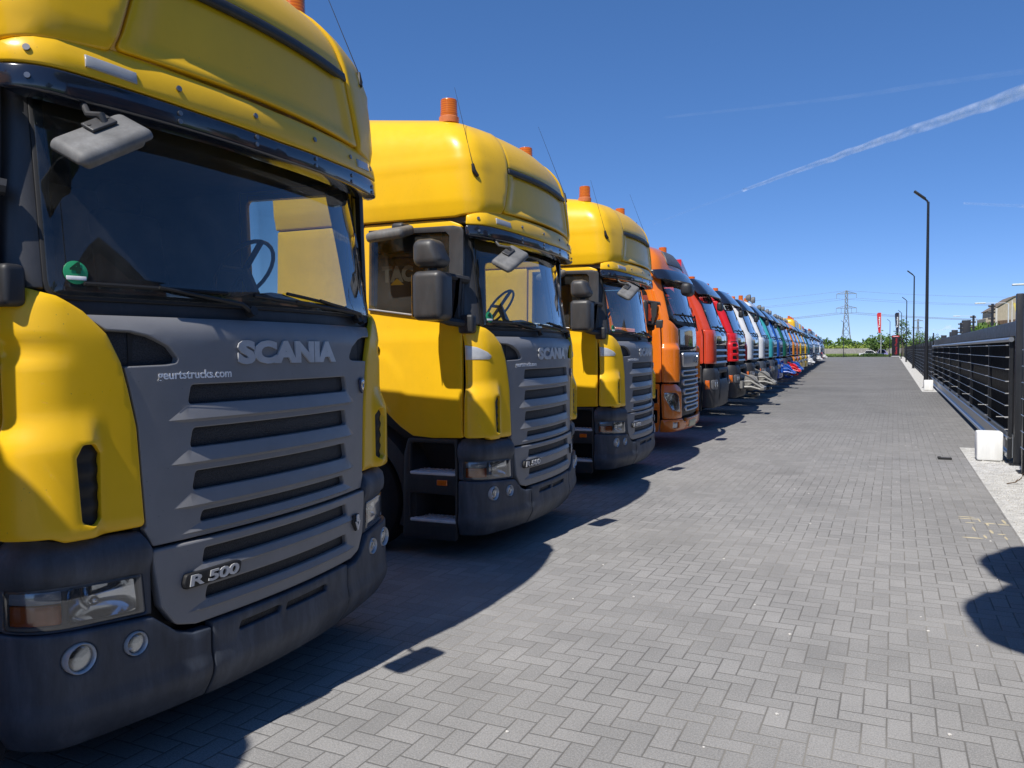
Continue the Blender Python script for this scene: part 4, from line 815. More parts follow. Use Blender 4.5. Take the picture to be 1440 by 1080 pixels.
sheet('ground',[(-4000,-4000),(4000,-4000),(4000,8000),(-4000,8000)],-.06,ground_mat('meadow',(.05,.085,.02),(.09,.14,.03),(.16,.19,.06),.05,.4,3))
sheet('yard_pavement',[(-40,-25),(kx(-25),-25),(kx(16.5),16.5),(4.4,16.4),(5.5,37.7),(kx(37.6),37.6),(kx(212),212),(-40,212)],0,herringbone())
GRAV=ground_mat('pale_gravel',(.26,.25,.24),(.56,.55,.52),(.82,.81,.78),6,1.0,38)
sheet('gravel_strip',[(kx(-25),-25),(6,-25),(7,16.4),(kx(16.5),16.5)],.001,GRAV)
sheet('gravel_strip',[(kx(37.6),37.6),(8,37.7),(16,212),(kx(212),212)],.001,GRAV)
sheet('road',[(-300,222),(300,222),(300,228),(-300,228)],.02,simple('far_asphalt',(.09,.09,.092),.9))
# loose stones and brush on the gravel
bm=nbm(); rnd=random.Random(3)
for k in range(2600):
    y=7.2+rnd.random()**1.0*9.2; x=kx(y)+.03+rnd.random()*1.4
    s=.006+.014*rnd.random()**2; r=bmesh.ops.create_icosphere(bm,subdivisions=1,radius=s)
    for v in r['verts']: v.co=Vector((v.co.x*1.3+x,v.co.y+y,v.co.z*.6+s*.3))
tag(build('gravel_stones',bm,simple('stone_white',(.5,.49,.47),.9),None,False),'pale loose stones lying on the gravel strip beside the gate','gravel',kind='stuff')
bm=nbm()
for k in range(60):
    y=2.6+rnd.random()**1.6*20; x=-1.9+rnd.random()*(2.9+.05*y); s=.004+.005*rnd.random(); r=bmesh.ops.create_icosphere(bm,subdivisions=1,radius=s)
    for v in r['verts']: v.co=Vector((v.co.x*1.4+x,v.co.y+y,v.co.z*.8+s*.5))
tag(build('grit',bm,simple('grit_white',(.6,.58,.55),.9),None,False),'white specks of grit scattered over the brick paving','grit',kind='stuff')
bm=nbm()
for k in range(16):
    y=8.6+rnd.random()*1.1; x=kx(y)-.04-rnd.random()*.42; r=bmesh.ops.create_icosphere(bm,subdivisions=2,radius=1)
    l,w_=(rnd.uniform(.03,.11),rnd.uniform(.008,.018)) if k%2 else (rnd.uniform(.008,.018),rnd.uniform(.04,.12))
    for v in r['verts']: v.co=Vector((v.co.x*l+x,v.co.y*w_+y,v.co.z*.003+.001))
tag(build('spilled_sand',bm,simple('sand_pale',(.52,.45,.30),.95),None),'pale sand spilled along the paving joints beside the gravel edge','sand',kind='stuff')
# ------------------------------------------------------------------ trucks
BASE=(-2.68,11.393)
def spot(k): return (-2.68-.012*(k-3),11.393+4.05*(k-3),0)
G='trucks parked side by side in the long row'
def T(o,label,k=None): tag(o,label,'truck',G); 
t1=scania((-2.63,3.284,0),'yellow'); T(t1,'yellow high-roof truck filling the left foreground, nearest the camera, its corner inserts yellow')
t2=scania((-2.655,7.321,-.025),'silver'); T(t2,'yellow high-roof truck with silver corner insert, second in the row, just behind the foreground truck')
t3=copy_tree(t2); t3.location=(-2.68,11.393,-.025); T(t3,'yellow high-roof truck with silver corner insert, third in the row, next to the orange one')
t0=copy_tree(t1,skip=('emission_sticker',)); t0.location=(-2.63,-.77,0); T(t0,'yellow high-roof truck beside the camera whose shadow falls on the foreground truck')
# dark blind with mirrored letters behind the near door window of the second truck
bm=nbm(); rbox(bm,(-1.02,-1.03,2.46),(.62,.012,.54),.004,(0,0,0),1); bl=build('window_blind',bm,simple('blind_black',(.012,.013,.016),.7),t2,False)
M=Matrix.Translation((-1.10,-1.04,2.54))@Matrix.Rotation(R(90),4,'X')
flat_text('lettering','TAC',M,.33,.15,simple('blind_lettering',(.35,.35,.33),.6),bl,th=.003,bold=.06)
bm=nbm(); prism(bm,[(-1.17,2.44),(-1.03,2.44),(-1.10,2.50)],-1.047,-1.043); build('triangle_mark',bm,YEL,bl,False)
d4=daf((-2.70,15.42,0)); T(d4,'orange high-roof truck with dark sun visor and chrome-edged grille loops, between yellow and red trucks')
RED=paint('red_orange_paint',(.60,.06,.022)); RED2=paint('bright_red_paint',(.62,.012,.014)); WH=paint('white_paint',(.70,.71,.72))
WINCH=plastic('winch_steel',(.22,.215,.20),.5,.6,.35,.1,60)
p5=lorry(RED,crane=RED2,nb=2); p5.location=spot(5); T(p5,'orange-red truck with a folded red crane behind its cab, next to the orange truck')
p6=lorry(RED2,notch=True,hit=WINCH); p6.location=spot(6); T(p6,'bright red truck with notched corner panels and a steel winch on its bumper')
p7=lorry(WH,sweep=True,hit=WINCH,nb=2); p7.location=spot(7); T(p7,'white truck with swept corner panels and a winch, beside the bright red truck')
p8=lorry(WH,roof='mid',lamps=2,bumper=BUMP,centre='grey'); p8.location=spot(8); T(p8,'white truck with two round roof lamps, standing between a white and a teal truck')
TEAL=paint('teal_paint',(.05,.36,.40)); BLUE=paint('royal_blue_paint',(.015,.09,.42)); GREEN=paint('dark_green_paint',(.012,.11,.07)); ORN2=paint('orange_yellow_paint',(.75,.26,.015)); SALM=paint('salmon_orange_paint',(.70,.20,.07)); YEL2=paint('warm_yellow_paint',(.80,.47,.01))
DTEAL=paint('dark_teal_paint',(.02,.10,.12)); NAVY=paint('navy_paint',(.015,.03,.10)); GREY=paint('grey_paint',(.2,.21,.22)); DGREY=paint('dark_grey_paint',(.05,.055,.06))
PD=lorry(TEAL,name='rigid_truck',hit=WINCH,lamps=2,nb=2,centre='body',bumper=BUMP,bars=2)
PD.location=spot(9); T(PD,'teal truck with grey lower bumper, ninth in the row, between white and blue trucks')
PE=None
def variant(k,col,label,wcol=None,lamps=True,bump=None,src=None,skip=()):
    src=src or PD; sk=tuple(skip)+(() if wcol else ('front_winch',))+(() if lamps else ('work_lamp',))
    c=copy_tree(src,skip=sk); c.location=spot(k); base=TEAL if src is PD else YEL2
    if col is not base: recolor(c,base,col)
    if wcol: recolor(c,WINCH,wcol)
    if bump: recolor(c,BUMP,bump)
    vz=(VIS,col,VIS,DGREY,VIS,GREY)[k%6]
    if k>9 and vz is not VIS: recolor(c,VIS,vz)
    q=random.Random(k*7+1); j_=.3 if k<18 else 1; c.location.x+=q.uniform(-.2,.12)*j_; c.scale=(1,1,1+q.uniform(-.045,.045)*j_); T(c,label); return c
variant(10,BLUE,'royal blue truck with a blue front winch, tenth in the row, beside the teal truck',wcol=BLUE,bump=BLUE)
variant(11,GREEN,'dark green truck with a red winch, standing between two royal blue trucks',wcol=RED2)
variant(12,BLUE,'royal blue truck, twelfth in the row, between the dark green and an orange truck',wcol=BLUE)
variant(13,ORN2,'orange-yellow truck standing between a royal blue and a salmon orange truck',bump=ORN2)
variant(14,SALM,'salmon orange truck standing just before the three yellow trucks',bump=SALM,lamps=False)
PE=lorry(YEL2,roof='high',nb=2,centre='body',bumper=YEL2,bars=2,detail=False); PE.location=spot(15); T(PE,'warm yellow high-roof truck, first of the three yellow trucks far down the row')
variant(16,YEL2,'warm yellow high-roof truck, middle one of the three yellow trucks far down the row',src=PE)
variant(17,YEL2,'warm yellow high-roof truck, last of the three yellow trucks far down the row',src=PE)
far=[(DTEAL,'dark teal'),(DTEAL,'dark teal'),(NAVY,'navy blue'),(DGREY,'dark grey'),(WH,'white'),(NAVY,'navy blue'),(DTEAL,'dark teal'),(DGREY,'dark grey'),(GREY,'pale grey'),(NAVY,'navy blue'),(WH,'white'),(DGREY,'dark grey'),(NAVY,'navy blue'),(DTEAL,'dark teal'),(GREY,'pale grey'),(DGREY,'dark grey'),(WH,'white')]
ORD={18:'eighteenth',19:'nineteenth',20:'twentieth',21:'twenty-first',22:'twenty-second',23:'twenty-third',24:'twenty-fourth',25:'twenty-fifth',26:'twenty-sixth',27:'twenty-seventh',28:'twenty-eighth',29:'twenty-ninth',30:'thirtieth',31:'thirty-first',32:'thirty-second',33:'thirty-third',34:'thirty-fourth'}
for k in range(18,35):
    c,n=far[k-18]; variant(k,c,src=PE if k in(20,25,26,31) else PD,label=f'{n} truck far off, {ORD[k]} in the row from the foreground'+(', last of the row' if k==34 else ''),wcol=(WH if k%6==0 else None),lamps=(k%3==1),bump=(WH if k%4==3 else (RED if k%5==0 else None)))
for o in list(PD.children):
    if o.name.startswith('front_winch'): bpy.data.objects.remove(o)
# ------------------------------------------------------------------ fence, gate, blocks
FB=plastic('fence_black_coating',(.018,.019,.022),.4,.5,.15); GALV=simple('galvanised_steel',(.42,.44,.47),.35,.75); PAN=plastic('infill_mesh_black',(.008,.008,.009),.7,.3,.2)
rz=-math.atan(.0525); FX=1.72
def frot(name): return empty(name,(FX,0,0),rz)
gate=tag(frot('sliding_gate'),'long black sliding gate with galvanised bottom beam and wires along the yard','gate')
g0,g1=14.5,44.5
bm=nbm(); bx(bm,.03,.05,g0,g1,.42,1.98)
y=g0
while y<g1: bx(bm,.0,.03,y,y+.03,.42,1.98); y+=.115
build('infill_panel',bm,PAN,gate,False)
bm=nbm(); bx(bm,-.04,.10,g0,g1,1.99,2.23,.01,1); build('top_beam',bm,FB,gate)
bm=nbm(); cyl(bm,(-.10,g0,1.94),(-.10,g1,1.94),.038,seg=12); build('top_rail',bm,GALV,gate)
bm=nbm(); prism(bm,[(-.13,.10),(-.13,.16),(-.10,.18),(-.10,.34),(-.13,.36),(-.13,.40),(.10,.40),(.10,.36),(.02,.34),(.02,.18),(.10,.16),(.10,.10)],g0-.12,g1); cyl(bm,(-.12,g0-.12,.385),(-.12,g1,.385),.03,seg=10); cyl(bm,(-.12,g0-.12,.13),(-.12,g1,.13),.042,seg=10)
build('bottom_beam',bm,GALV,gate,True,40)
bm=nbm(); bx(bm,-.105,-.098,g0+.2,g0+.55,.20,.32); bx(bm,-.15,-.085,g0-.16,g0-.121,.08,.42,.015); build('beam_end_cap',bm,FB,gate,False)
ys=[g0+.1]+[17.7+k*4.15 for k in range(7)]
for y in ys:
    bm=nbm(); bx(bm,-.115,-.06,y-.03,y+.03,.40,1.99,.006,1); 
    build('upright',bm,FB,gate)
    bm=nbm()
    for k in range(8):
        z=.52+k*.19; cyl(bm,(-.165,y,z),(-.115,y,z),.009,seg=8)
    cyl(bm,(-.28,y,.72),(-.10,y,.72),.007,seg=6); build('insulator',bm,simple('insulator_grey',(.30,.30,.31),.5),gate)
for k in range(8):
    bm=nbm(); z=.52+k*.19; cyl(bm,(-.155,g0,z),(-.155,g1,z),.004,seg=5); build('fence_wire',bm,GALV,gate)
def post(y,h,w=.17,x=.0,label=''):
    bm=nbm(); bx(bm,-w/2,w/2,-w/2,w/2,0,h,.012,2); bx(bm,-w/2-.06,w/2+.06,-w/2-.06,w/2+.06,0,.02)
    o=build('gate_post',bm,FB,None,True,40); c,s=math.cos(rz),math.sin(rz); o.location=(FX+x*c-y*s,x*s+y*c,0); o.rotation_euler=(0,0,rz); tag(o,label,'post','tall black gate posts'); return o
post(13.45,2.76,.19,.035,'tall black steel post at the right edge, nearest the camera, taller than its twin')
post(14.3,2.64,.10,-.02,'tall black steel post just behind and left of the one at the right edge')
post(28.2,2.68,.24,.22,'broad black post rising above the gate about halfway along it')
post(33.6,2.50,.2,.22,'black post of the middle pair behind the gate, the nearer one')
post(34.9,2.45,.2,.22,'black post of the middle pair behind the gate, the farther one')
post(41.0,2.42,.22,.22,'black post above the far end of the gate, by the tall lamp post')
for k,(y,h) in enumerate(((17.74,2.66),(21.9,2.6),(26.05,2.55))):
    bm=nbm(); bx(bm,-.022,.022,-.022,.022,0,h-2.235); h-=2.235
    for q in range(3): cyl(bm,(-.07,0,h-.04-q*.12),(.05,0,h-.04-q*.12),.02,seg=8)
    o=build('electric_fence_post',bm,FB,None,True,40); o.location=(FX-.06+.0525*y,y,2.235); tag(o,'thin black post with stub insulators behind the gate, '+('the tallest and nearest of three','middle one of three','the farthest of three')[k],'fence post','thin electric fence posts')
def long_fence(y0,y1,label,step):
    f=tag(frot('security_fence'),label,'fence')
    bm=nbm(); bx(bm,.02,.04,y0,y1,.10,2.0); build('infill_panel',bm,PAN,f,False)
    bm=nbm(); bx(bm,-.03,.06,y0,y1,2.0,2.2); build('top_beam',bm,FB,f,False)
    bm=nbm(); bx(bm,-.05,.06,y0,y1,.0,.12); build('kerb_board',bm,simple('concrete_board',(.30,.29,.28),.85),f,False)
    n=int((y1-y0)/step)
    for k in range(n+1):
        y=y0+(y1-y0)*k/n; bm=nbm(); bx(bm,-.09,-.03,y-.03,y+.03,0,2.25 if k%3 else 2.6); build('fence_post',bm,FB,f,False)
    for k in range(7):
        bm=nbm(); cyl(bm,(-.11,y0,.4+k*.23),(-.11,y1,.4+k*.23),.006,seg=4); build('fence_wire',bm,GALV,f)
long_fence(44.7,206,'black mesh fence continuing past the gate to the far end of the yard',4.1)
long_fence(-8,13.2,'black mesh fence on the near side of the gate posts, right of the frame',3.5)
def block(x,y,w,h,label):
    bm=nbm(); rbox(bm,(0,0,h/2+.01),(w,w,h),.035,seg=2); o=build('concrete_block',bm,CONC,None,True,40); o.location=(x,y,0); o.rotation_euler=(0,0,rz); return tag(o,label,'concrete block','white concrete blocks by the gate')
CONC=plastic('white_concrete',(.82,.82,.80),.8,.3,.08,.3,40)
block(2.14,14.78,.37,.46,'white painted concrete block on gravel in front of the gate beam, the near big one')
block(3.34,39.1,.36,.44,'small white concrete block at the foot of the tallest lamp post')
bm=nbm(); rbox(bm,(0,0,.02),(.20,.07,.03),.008); rbox(bm,(-.08,.02,.03),(.05,.05,.03),.006); o=build('plastic_scrap',bm,BLK,None); o.location=(1.50,14.62,0); tag(o,'small black piece of plastic lying on the paving near the white block','scrap')
bm=nbm(); tube(bm,[(0,0,.01),(.10,.03,.03),(.17,.02,.09),(.19,.03,.16)],[.008,.007,.006,.003],5); tube(bm,[(.10,.03,.03),(.14,.08,.07)],[.006,.003],5); o=build('dry_twig',bm,simple('twig_bark',(.10,.06,.03),.9),None); o.location=(1.98,12.2,0); tag(o,'dry brown twig lying on the pale gravel','twig')
# ------------------------------------------------------------------ lamp posts
def lamp_post(x,y,h,label,dirx=-1,group='black yard lamp posts'):
    r=empty('lamp_post',(x,y,0)); tag(r,label,'lamp post',group)
    bm=nbm(); cyl(bm,(0,0,0),(0,0,1.2),.10,.095,seg=16); cyl(bm,(0,0,1.2),(0,0,h),.08,.055,seg=16); lathe(bm,[(.17,0),(.17,.02),(0,.02)],(0,0,0),'Z',16); build('pole',bm,FB,r,True,40)
    bm=nbm(); tube(bm,[(0,0,h-.1),(dirx*.04,0,h+.04),(dirx*.14,-.02,h+.14)],.045,8); build('bracket',bm,FB,r)
    bm=nbm(); rbox(bm,(dirx*.36,-.05,h+.33),(.62,.30,.09),.03,(0,R(40*-dirx if False else (40 if dirx<0 else -40)),0)); build('lamp_head',bm,FB,r,True,40); return r
for (x,y,l) in ((3.46,41.8,'tall black lamp post, the largest and nearest, behind the small white block'),(5.83,83.5,'black lamp post second nearest, standing beside the fence'),(7.85,125.4,'black lamp post third along the fence'),(9.6,167,'black lamp post fourth along the fence, near the far sign'),(9.3,203,'thin black lamp post left of the red and black sign board'),(-.56,205,'lone black lamp post at the far end in front of the pylon')): lamp_post(x,y,8.62 if y<200 else 8.2,l)
for i,(x,y,z,l) in enumerate(((10.1,60,5.87,'pale street light head above the posts, nearest the right edge'),(11.9,90,6.22,'pale street light head in the sky left of the brown building'),(14.36,130,6.44,'smallest pale street light head, farthest along the road'))):
    r=tag(empty('street_light',(x+2.6,y,0)),l,'street light','pale street lights on the road beyond the fence')
    bm=nbm(); cyl(bm,(0,0,0),(0,0,z-.1),.08,.05,seg=10); tube(bm,[(0,0,z-.1),(-.3,0,z),(-1.9,0,z+.02)],.03,6); build('pole',bm,simple('pale_pole',(.62,.63,.64),.5),r)
    bm=nbm(); rbox(bm,(-2.4,0,z+.03),(.95,.28,.11),.05); build('lamp_head',bm,simple('pale_lamp_head',(.75,.75,.74),.4),r)
# ------------------------------------------------------------------ foliage
def leafmat(name,a,b_,c):
    m,nt,b=new_mat(name); setp(b,rough=.6,spec=.3); f=noise_tex(nt,.9,4,.7); g=noise_tex(nt,9,2,.6); nt.links.new(ramp(nt,mth(nt,'MULTIPLY_ADD',g,.45,mth(nt,'MULTIPLY',f,.6)),[(.35,a),(.52,b_),(.7,c)]),b.inputs['Base Color'])
    tr=b.inputs.get('Subsurface Weight'); return m
LEAF=leafmat('mid_green_leaves',(.035,.075,.012),(.075,.14,.022),(.14,.21,.04)); LEAF2=leafmat('dark_green_leaves',(.018,.045,.010),(.04,.08,.016),(.07,.12,.03)); BARK=simple('bark',(.09,.07,.05),.9)
def leaves(bm,c,rad,n,s,rnd,lump=0):
    cl=[(Vector((rnd.gauss(0,1),rnd.gauss(0,1),rnd.gauss(0,1))).normalized()*rnd.uniform(.45,.95)) for _ in range(lump)] if lump else None
    for _ in range(n):
        if cl:
            d=rnd.choice(cl)+Vector((rnd.gauss(0,.17),rnd.gauss(0,.17),rnd.gauss(0,.17)))
        else:
            d=Vector((rnd.gauss(0,1),rnd.gauss(0,1),rnd.gauss(0,1))).normalized()*rnd.random()**.4
        p=Vector((c[0]+d.x*rad[0],c[1]+d.y*rad[1],c[2]+d.z*rad[2])); a=Vector((rnd.gauss(0,1),rnd.gauss(0,1),rnd.gauss(0,1))).normalized(); b=a.orthogonal().normalized(); t=s*rnd.uniform(.6,1.4)
        bm.faces.new([bm.verts.new(p+a*t),bm.verts.new(p+b*t*.6),bm.verts.new(p-a*t),bm.verts.new(p-b*t*.6)])
def tree(name,loc,h,cr,label,group=None,mat=None,n=900,s=.3,seed=1,trunkh=None,lump=16):
    rnd=random.Random(seed); r=tag(empty(name,loc),label,'tree',group); th=trunkh or h*.35
    bm=nbm(); tube(bm,[(0,0,0),(.05,0,th*.6),(0,.05,th),(.05,0,h*.75)],[h*.028,h*.022,h*.017,h*.006],8)
    for k in range(7):
        a=2*PI*k/7+rnd.random(); z0=th*(.75+.12*k); q=cr*.7; tube(bm,[(0,0,z0),(q*.5*math.cos(a),q*.5*math.sin(a),z0+h*.12),(q*math.cos(a),q*math.sin(a),z0+h*.22)],[h*.012,h*.008,h*.003],5)
    build('trunk',bm,BARK,r)
    bm=nbm(); leaves(bm,(0,0,(h+th*.8)/2),(cr,cr,(h-th*.8)/2),n,s,rnd,lump); build('crown',bm,mat or LEAF,r,False); return r
bm=nbm(); rnd=random.Random(11)
for k in range(190):
    x=-70+k*.95+rnd.uniform(-1,1); y=rnd.uniform(325,400); h=rnd.uniform(4.2,7.6)*(1+.12*math.sin(x*.21)+.1*math.sin(x*.07+1)); leaves(bm,(x,y,h*.45),(2.6,2.6,h*.58),150,.55,rnd,8)
tag(build('wood',bm,LEAF,None,False),'belt of green trees along the horizon behind the far end of the yard','trees',kind='stuff')
bm=nbm()
for k in range(170):
    x=-60+k*1.0; leaves(bm,(x,300+rnd.uniform(-8,8),1.7),(1.6,1.6,1.7),90,.45,rnd,5)
tag(build('shrub_belt',bm,leafmat('yellow_green_scrub',(.14,.19,.03),(.22,.28,.05),(.30,.36,.08)),None,False),'low yellow-green scrub in front of the far wood','scrub',kind='stuff')
bm=nbm(); 
for k in range(75): leaves(bm,(-12+k*.32,213.5+rnd.uniform(-.4,.4),.30),(.3,.4,.34),40,.12,rnd)
tag(build('grass_verge',bm,leafmat('verge_grass',(.05,.09,.015),(.09,.14,.03),(.15,.2,.05)),None,False),'strip of rough grass along the far edge of the yard','grass',kind='stuff')
bm=nbm(); bx(bm,3.3,8.6,212.9,213.6,0,.72)
leaves(bm,(5.95,213.2,.5),(2.75,.5,.5),1400,.10,rnd)
tag(build('clipped_hedge',bm,LEAF2,None,False),'low dark clipped hedge in front of the two cars','hedge')
for i,(x,y,h,cr,l,m_) in enumerate(((9.6,236,5.2,2.0,'small green tree left of the sign board, lowest of its clump',LEAF),(11.9,238,6.4,2.2,'green tree showing above the top of the sign board',LEAF),(13.7,232,9.2,2.3,'tallest green tree, right behind the sign board',LEAF),(8.0,242,4.4,1.9,'bushy tree behind the red banner pole',LEAF2),(22,290,7.6,3.4,'rounded tree showing over the fence behind the lamp posts',LEAF),(27,300,6.6,3.0,'lower tree over the fence, right of the rounded one',LEAF2))): tree('deciduous_tree',(x,y,0),h,cr,l,'trees beyond the far end of the yard',m_,700,.22,i+3)
hd=None
for i,(x0,x1,y,h) in enumerate(((6.2,8.4,52,3.15),(8.4,12.5,70,3.4))):
    bm=nbm(); leaves(bm,((x0+x1)/2,y,h*.5),((x1-x0)*.62,9,h*.55),4500,.12,rnd); bx(bm,x0+.3,x1-.3,y-7,y+7,0,h-.45)
    tag(build('garden_hedge',bm,LEAF,None,False),('bright green hedge top showing above the gate, nearer part','green hedge beyond the fence, farther part left of the brown building')[i],'hedge')
# ------------------------------------------------------------------ sign, banners, cars, wall
r=tag(empty('sign_totem',(10.62,205,0)),'upright black sign board with red vertical lettering at the far end','sign')
bm=nbm(); bx(bm,-.82,.82,-.14,.14,0,5.05,.02,1); build('board',bm,simple('sign_black',(.012,.011,.013),.35),r)
bm=nbm(); bx(bm,-.72,.72,-.16,-.142,4.66,4.95); build('header_band',bm,simple('sign_red',(.62,.03,.04),.4),r,False)
bm=nbm(); bx(bm,-.86,.86,-.17,.17,.08,.26); build('base_trim',bm,simple('sign_silver',(.55,.55,.56),.4),r,False)
flat_text('lettering','Geurts Trucks',Matrix.Translation((.08,-.15,2.5))@Matrix.Rotation(R(90),4,'X')@Matrix.Rotation(R(90),4,'Z'),3.7,.46,simple('sign_red',(.62,.03,.04),.4),r,.02,.0)
flat_text('lettering','Geurts',Matrix.Translation((0,-.165,4.8))@Matrix.Rotation(R(90),4,'X'),1.0,.16,WHT,r,.02,.03)
def banner(x,y,h,flip,col,label,txt):
    r=tag(empty('banner_flag',(x,y,0)),label,'flag','tall banner flags at the far end'); bm=nbm(); cyl(bm,(0,0,0),(0,0,h),.07,.05,seg=8); build('pole',bm,simple('pale_pole',(.62,.63,.64),.5),r)
    bm=nbm(); n=14; rows=[]
    for k in range(n+1):
        t=k/n; z=h-.05-t*4.9; w=(.95-.5*t**2)*(1 if t>.04 else .75); rows.append([bm.verts.new((flip*(.05+w*q/4)+.05*math.sin(t*5),.10*math.sin(q*1.4+t*6),z)) for q in range(5)])
    for A,B in zip(rows,rows[1:]):
        for q in range(4): bm.faces.new((A[q],A[q+1],B[q+1],B[q]))
    fl=build('flag_cloth',bm,col,r); flat_text('lettering',txt,Matrix.Translation((flip*.42,-.16,h-2.4))@Matrix.Rotation(R(90),4,'X')@Matrix.Rotation(R(90),4,'Z'),2.6,.34,WHT,fl,.01,.03)
banner(7.85,214,10.8,-1,simple('banner_red',(.60,.03,.04),.7),'red banner flag with white lettering on a pale pole','Trucks')
banner(11.8,214,10.7,-1,simple('banner_navy',(.015,.02,.045),.7),'dark navy banner flag above the sign board','Trucks')
def car(loc,L,H,col,label,name='parked_car'):
    r=tag(empty(name,loc),label,'car'); W=.85
    prof=[(-L/2,.25),(-L/2,.7),(-L*.42,.82),(-L*.22,.86),(-L*.1,H*.97),(L*.12,H),(L*.30,H*.93),(L*.44,.85),(L/2,.75),(L/2,.25)]
    bm=nbm(); prism(bm,prof,-W,W); bmesh.ops.bevel(bm,geom=bm.edges[:],offset=.05,segments=2,affect='EDGES'); build('body',bm,col,r)
    bm=nbm(); prism(bm,[(-L*.19,.88),(-L*.09,H*.93),(L*.11,H*.95),(L*.28,H*.88),(L*.36,.88)],-W-.012,-W+.02); build('side_window',bm,simple('car_glass',(.02,.025,.03),.05),r,False)
    bm=nbm(); prism(bm,[(-L*.235,.88),(-L*.12,H*.93),(-L*.125,H*.93),(-L*.245,.88)],-W*.8,W*.8); build('windscreen',bm,simple('car_glass',(.02,.025,.03),.05),r,False)
    for x in(-L*.32,L*.31):
        for y in(-W,W):
            bm=nbm(); lathe(bm,[(.2,-.1),(.3,-.1),(.32,-.06),(.32,.06),(.3,.1),(.2,.1)],(0,0,0),'Y',20); w=build('wheel',bm,TYRE,r); w.location=(x,y*.93,.32); bm=nbm(); lathe(bm,[(0,-.07),(.2,-.07),(.2,.07),(0,.07)],(0,0,0),'Y',14); build('rim',bm,RIM,w)
    bm=nbm(); rbox(bm,(-L/2+.02,-.6,.62),(.08,.3,.14),.02); rbox(bm,(-L/2+.02,.6,.62),(.08,.3,.14),.02); build('headlight',bm,LENS,r)
car((5.2,224.5,.02),4.3,1.55,paint('car_white',(.85,.85,.85),rough=.12),'white car gleaming in the sun behind the low hedge')
car((8.0,220.5,.02),3.5,1.75,paint('car_violet',(.30,.27,.55)),'violet and white small car right of the gleaming white car')
w=tag(empty('concrete_wall',(0,262,0)),'long low pale concrete wall in front of the far trees','wall')
bm=nbm()
for k in range(20): bx(bm,-70+k*4.3,-70+k*4.3+4.26,-.15,.15,.4,2.15)
build('wall_panels',bm,plastic('weathered_concrete',(.34,.31,.29),.9,.2,.3),w,False)
bm=nbm(); prism(bm,[(-2,0),(-.3,.6),(.3,.6),(2,0)],-70,16,'X'); o=build('embankment',bm,leafmat('bank_grass',(.06,.10,.02),(.10,.15,.03),(.16,.2,.05)),None,False); o.location=(0,261,0); tag(o,kind='structure')
for i,(x,h) in enumerate(((-.2,1.1),(3.9,.9),(8.3,.95))):
    bm=nbm(); cyl(bm,(0,0,0),(0,0,h),.06,seg=8); lathe(bm,[(.08,h-.05),(.08,h),(0,h+.04)],(0,0,0),'Z',10); o=build('bollard',bm,FB,None); o.location=(x,212.6,0); tag(o,('thin black bollard beside the lone far lamp post','thin black bollard at the left end of the low hedge','thin black bollard at the right end of the low hedge')[i],'bollard','bollards at the far edge of the yard')
# ------------------------------------------------------------------ pylons and lines
STEEL=simple('pylon_steel',(.30,.32,.34),.6,.3)
def pylon(loc,rzz,label,r0=.19,s=1.):
    r=tag(empty('electricity_pylon',loc,rzz),label,'pylon','lattice electricity pylons'); r.scale=(s,s,s)
    lv=[(0,4.2),(7,3.3),(14,2.5),(20,1.95),(25.5,1.5),(30,1.15),(34,1.0),(38,.95),(42,.9),(45.5,.5)]
    bm=nbm()
    for (z0,a),(z1,b) in zip(lv,lv[1:]):
        C0=[(-a,-a),(a,-a),(a,a),(-a,a)];C1=[(-b,-b),(b,-b),(b,b),(-b,b)]
        for i in range(4):
            j=(i+1)%4; cyl(bm,(*C0[i],z0),(*C1[i],z1),r0,seg=4,caps=False); cyl(bm,(*C0[i],z0),(*C1[j],z1),r0*.7,seg=3,caps=False); cyl(bm,(*C0[j],z0),(*C1[i],z1),r0*.7,seg=3,caps=False); cyl(bm,(*C1[i],z1),(*C1[j],z1),r0*.7,seg=3,caps=False)
    build('lattice_mast',bm,STEEL,r,False)
    for z,wd in((32.5,7.0),(43,6.8)):
        bm=nbm()
        for sg in(-1,1):
            for yy in(-.8,.8):
                cyl(bm,(0,yy,z),(sg*wd,0,z),r0*.9,seg=4); cyl(bm,(0,yy*.9,z+2.0),(sg*wd,0,z+.1),r0*.7,seg=4)
                for q in range(1,5): cyl(bm,(sg*wd*q/5,yy*(1-q/5),z),(sg*wd*(q-.5)/5,yy*(1-(q-.5)/5),z+2.0*(1-(q-.5)/5)),r0*.4,seg=3)
        build('crossarm',bm,STEEL,r,False)
        for x in((-wd,-wd*.5,wd*.5,wd) if z<40 else (-wd,wd)):
            bm=nbm(); cyl(bm,(x,0,z-3.3),(x,0,z),.14,seg=5); build('insulator_string',bm,STEEL,r,False)
pylon((0,640,0),R(6),'tall lattice pylon with two crossarms, the big one left of the flags')
pylon((96.4,1300,0),R(10),'distant small lattice pylon seen beside the tall lamp post',.3)
bm=nbm()
for z,xs in((29.2,(-7,-3.5,3.5,7)),(39.7,(-6.8,6.8)),(45.4,(0,))):
    for x in xs:
        for sg in(-1,1):
            pts=[(x+sg*330*t,640+sg*(30+x*.0)*t+(-x*.5 if 0 else 0)+x*.12,z-4*9*t*(1-t)) for t in [k/14 for k in range(15)]]; tube(bm,pts,.07,4)
tag(build('power_line',bm,simple('cable_grey',(.22,.24,.26),.6),None,False),'thin sagging power lines running both ways from the big pylon','power line')
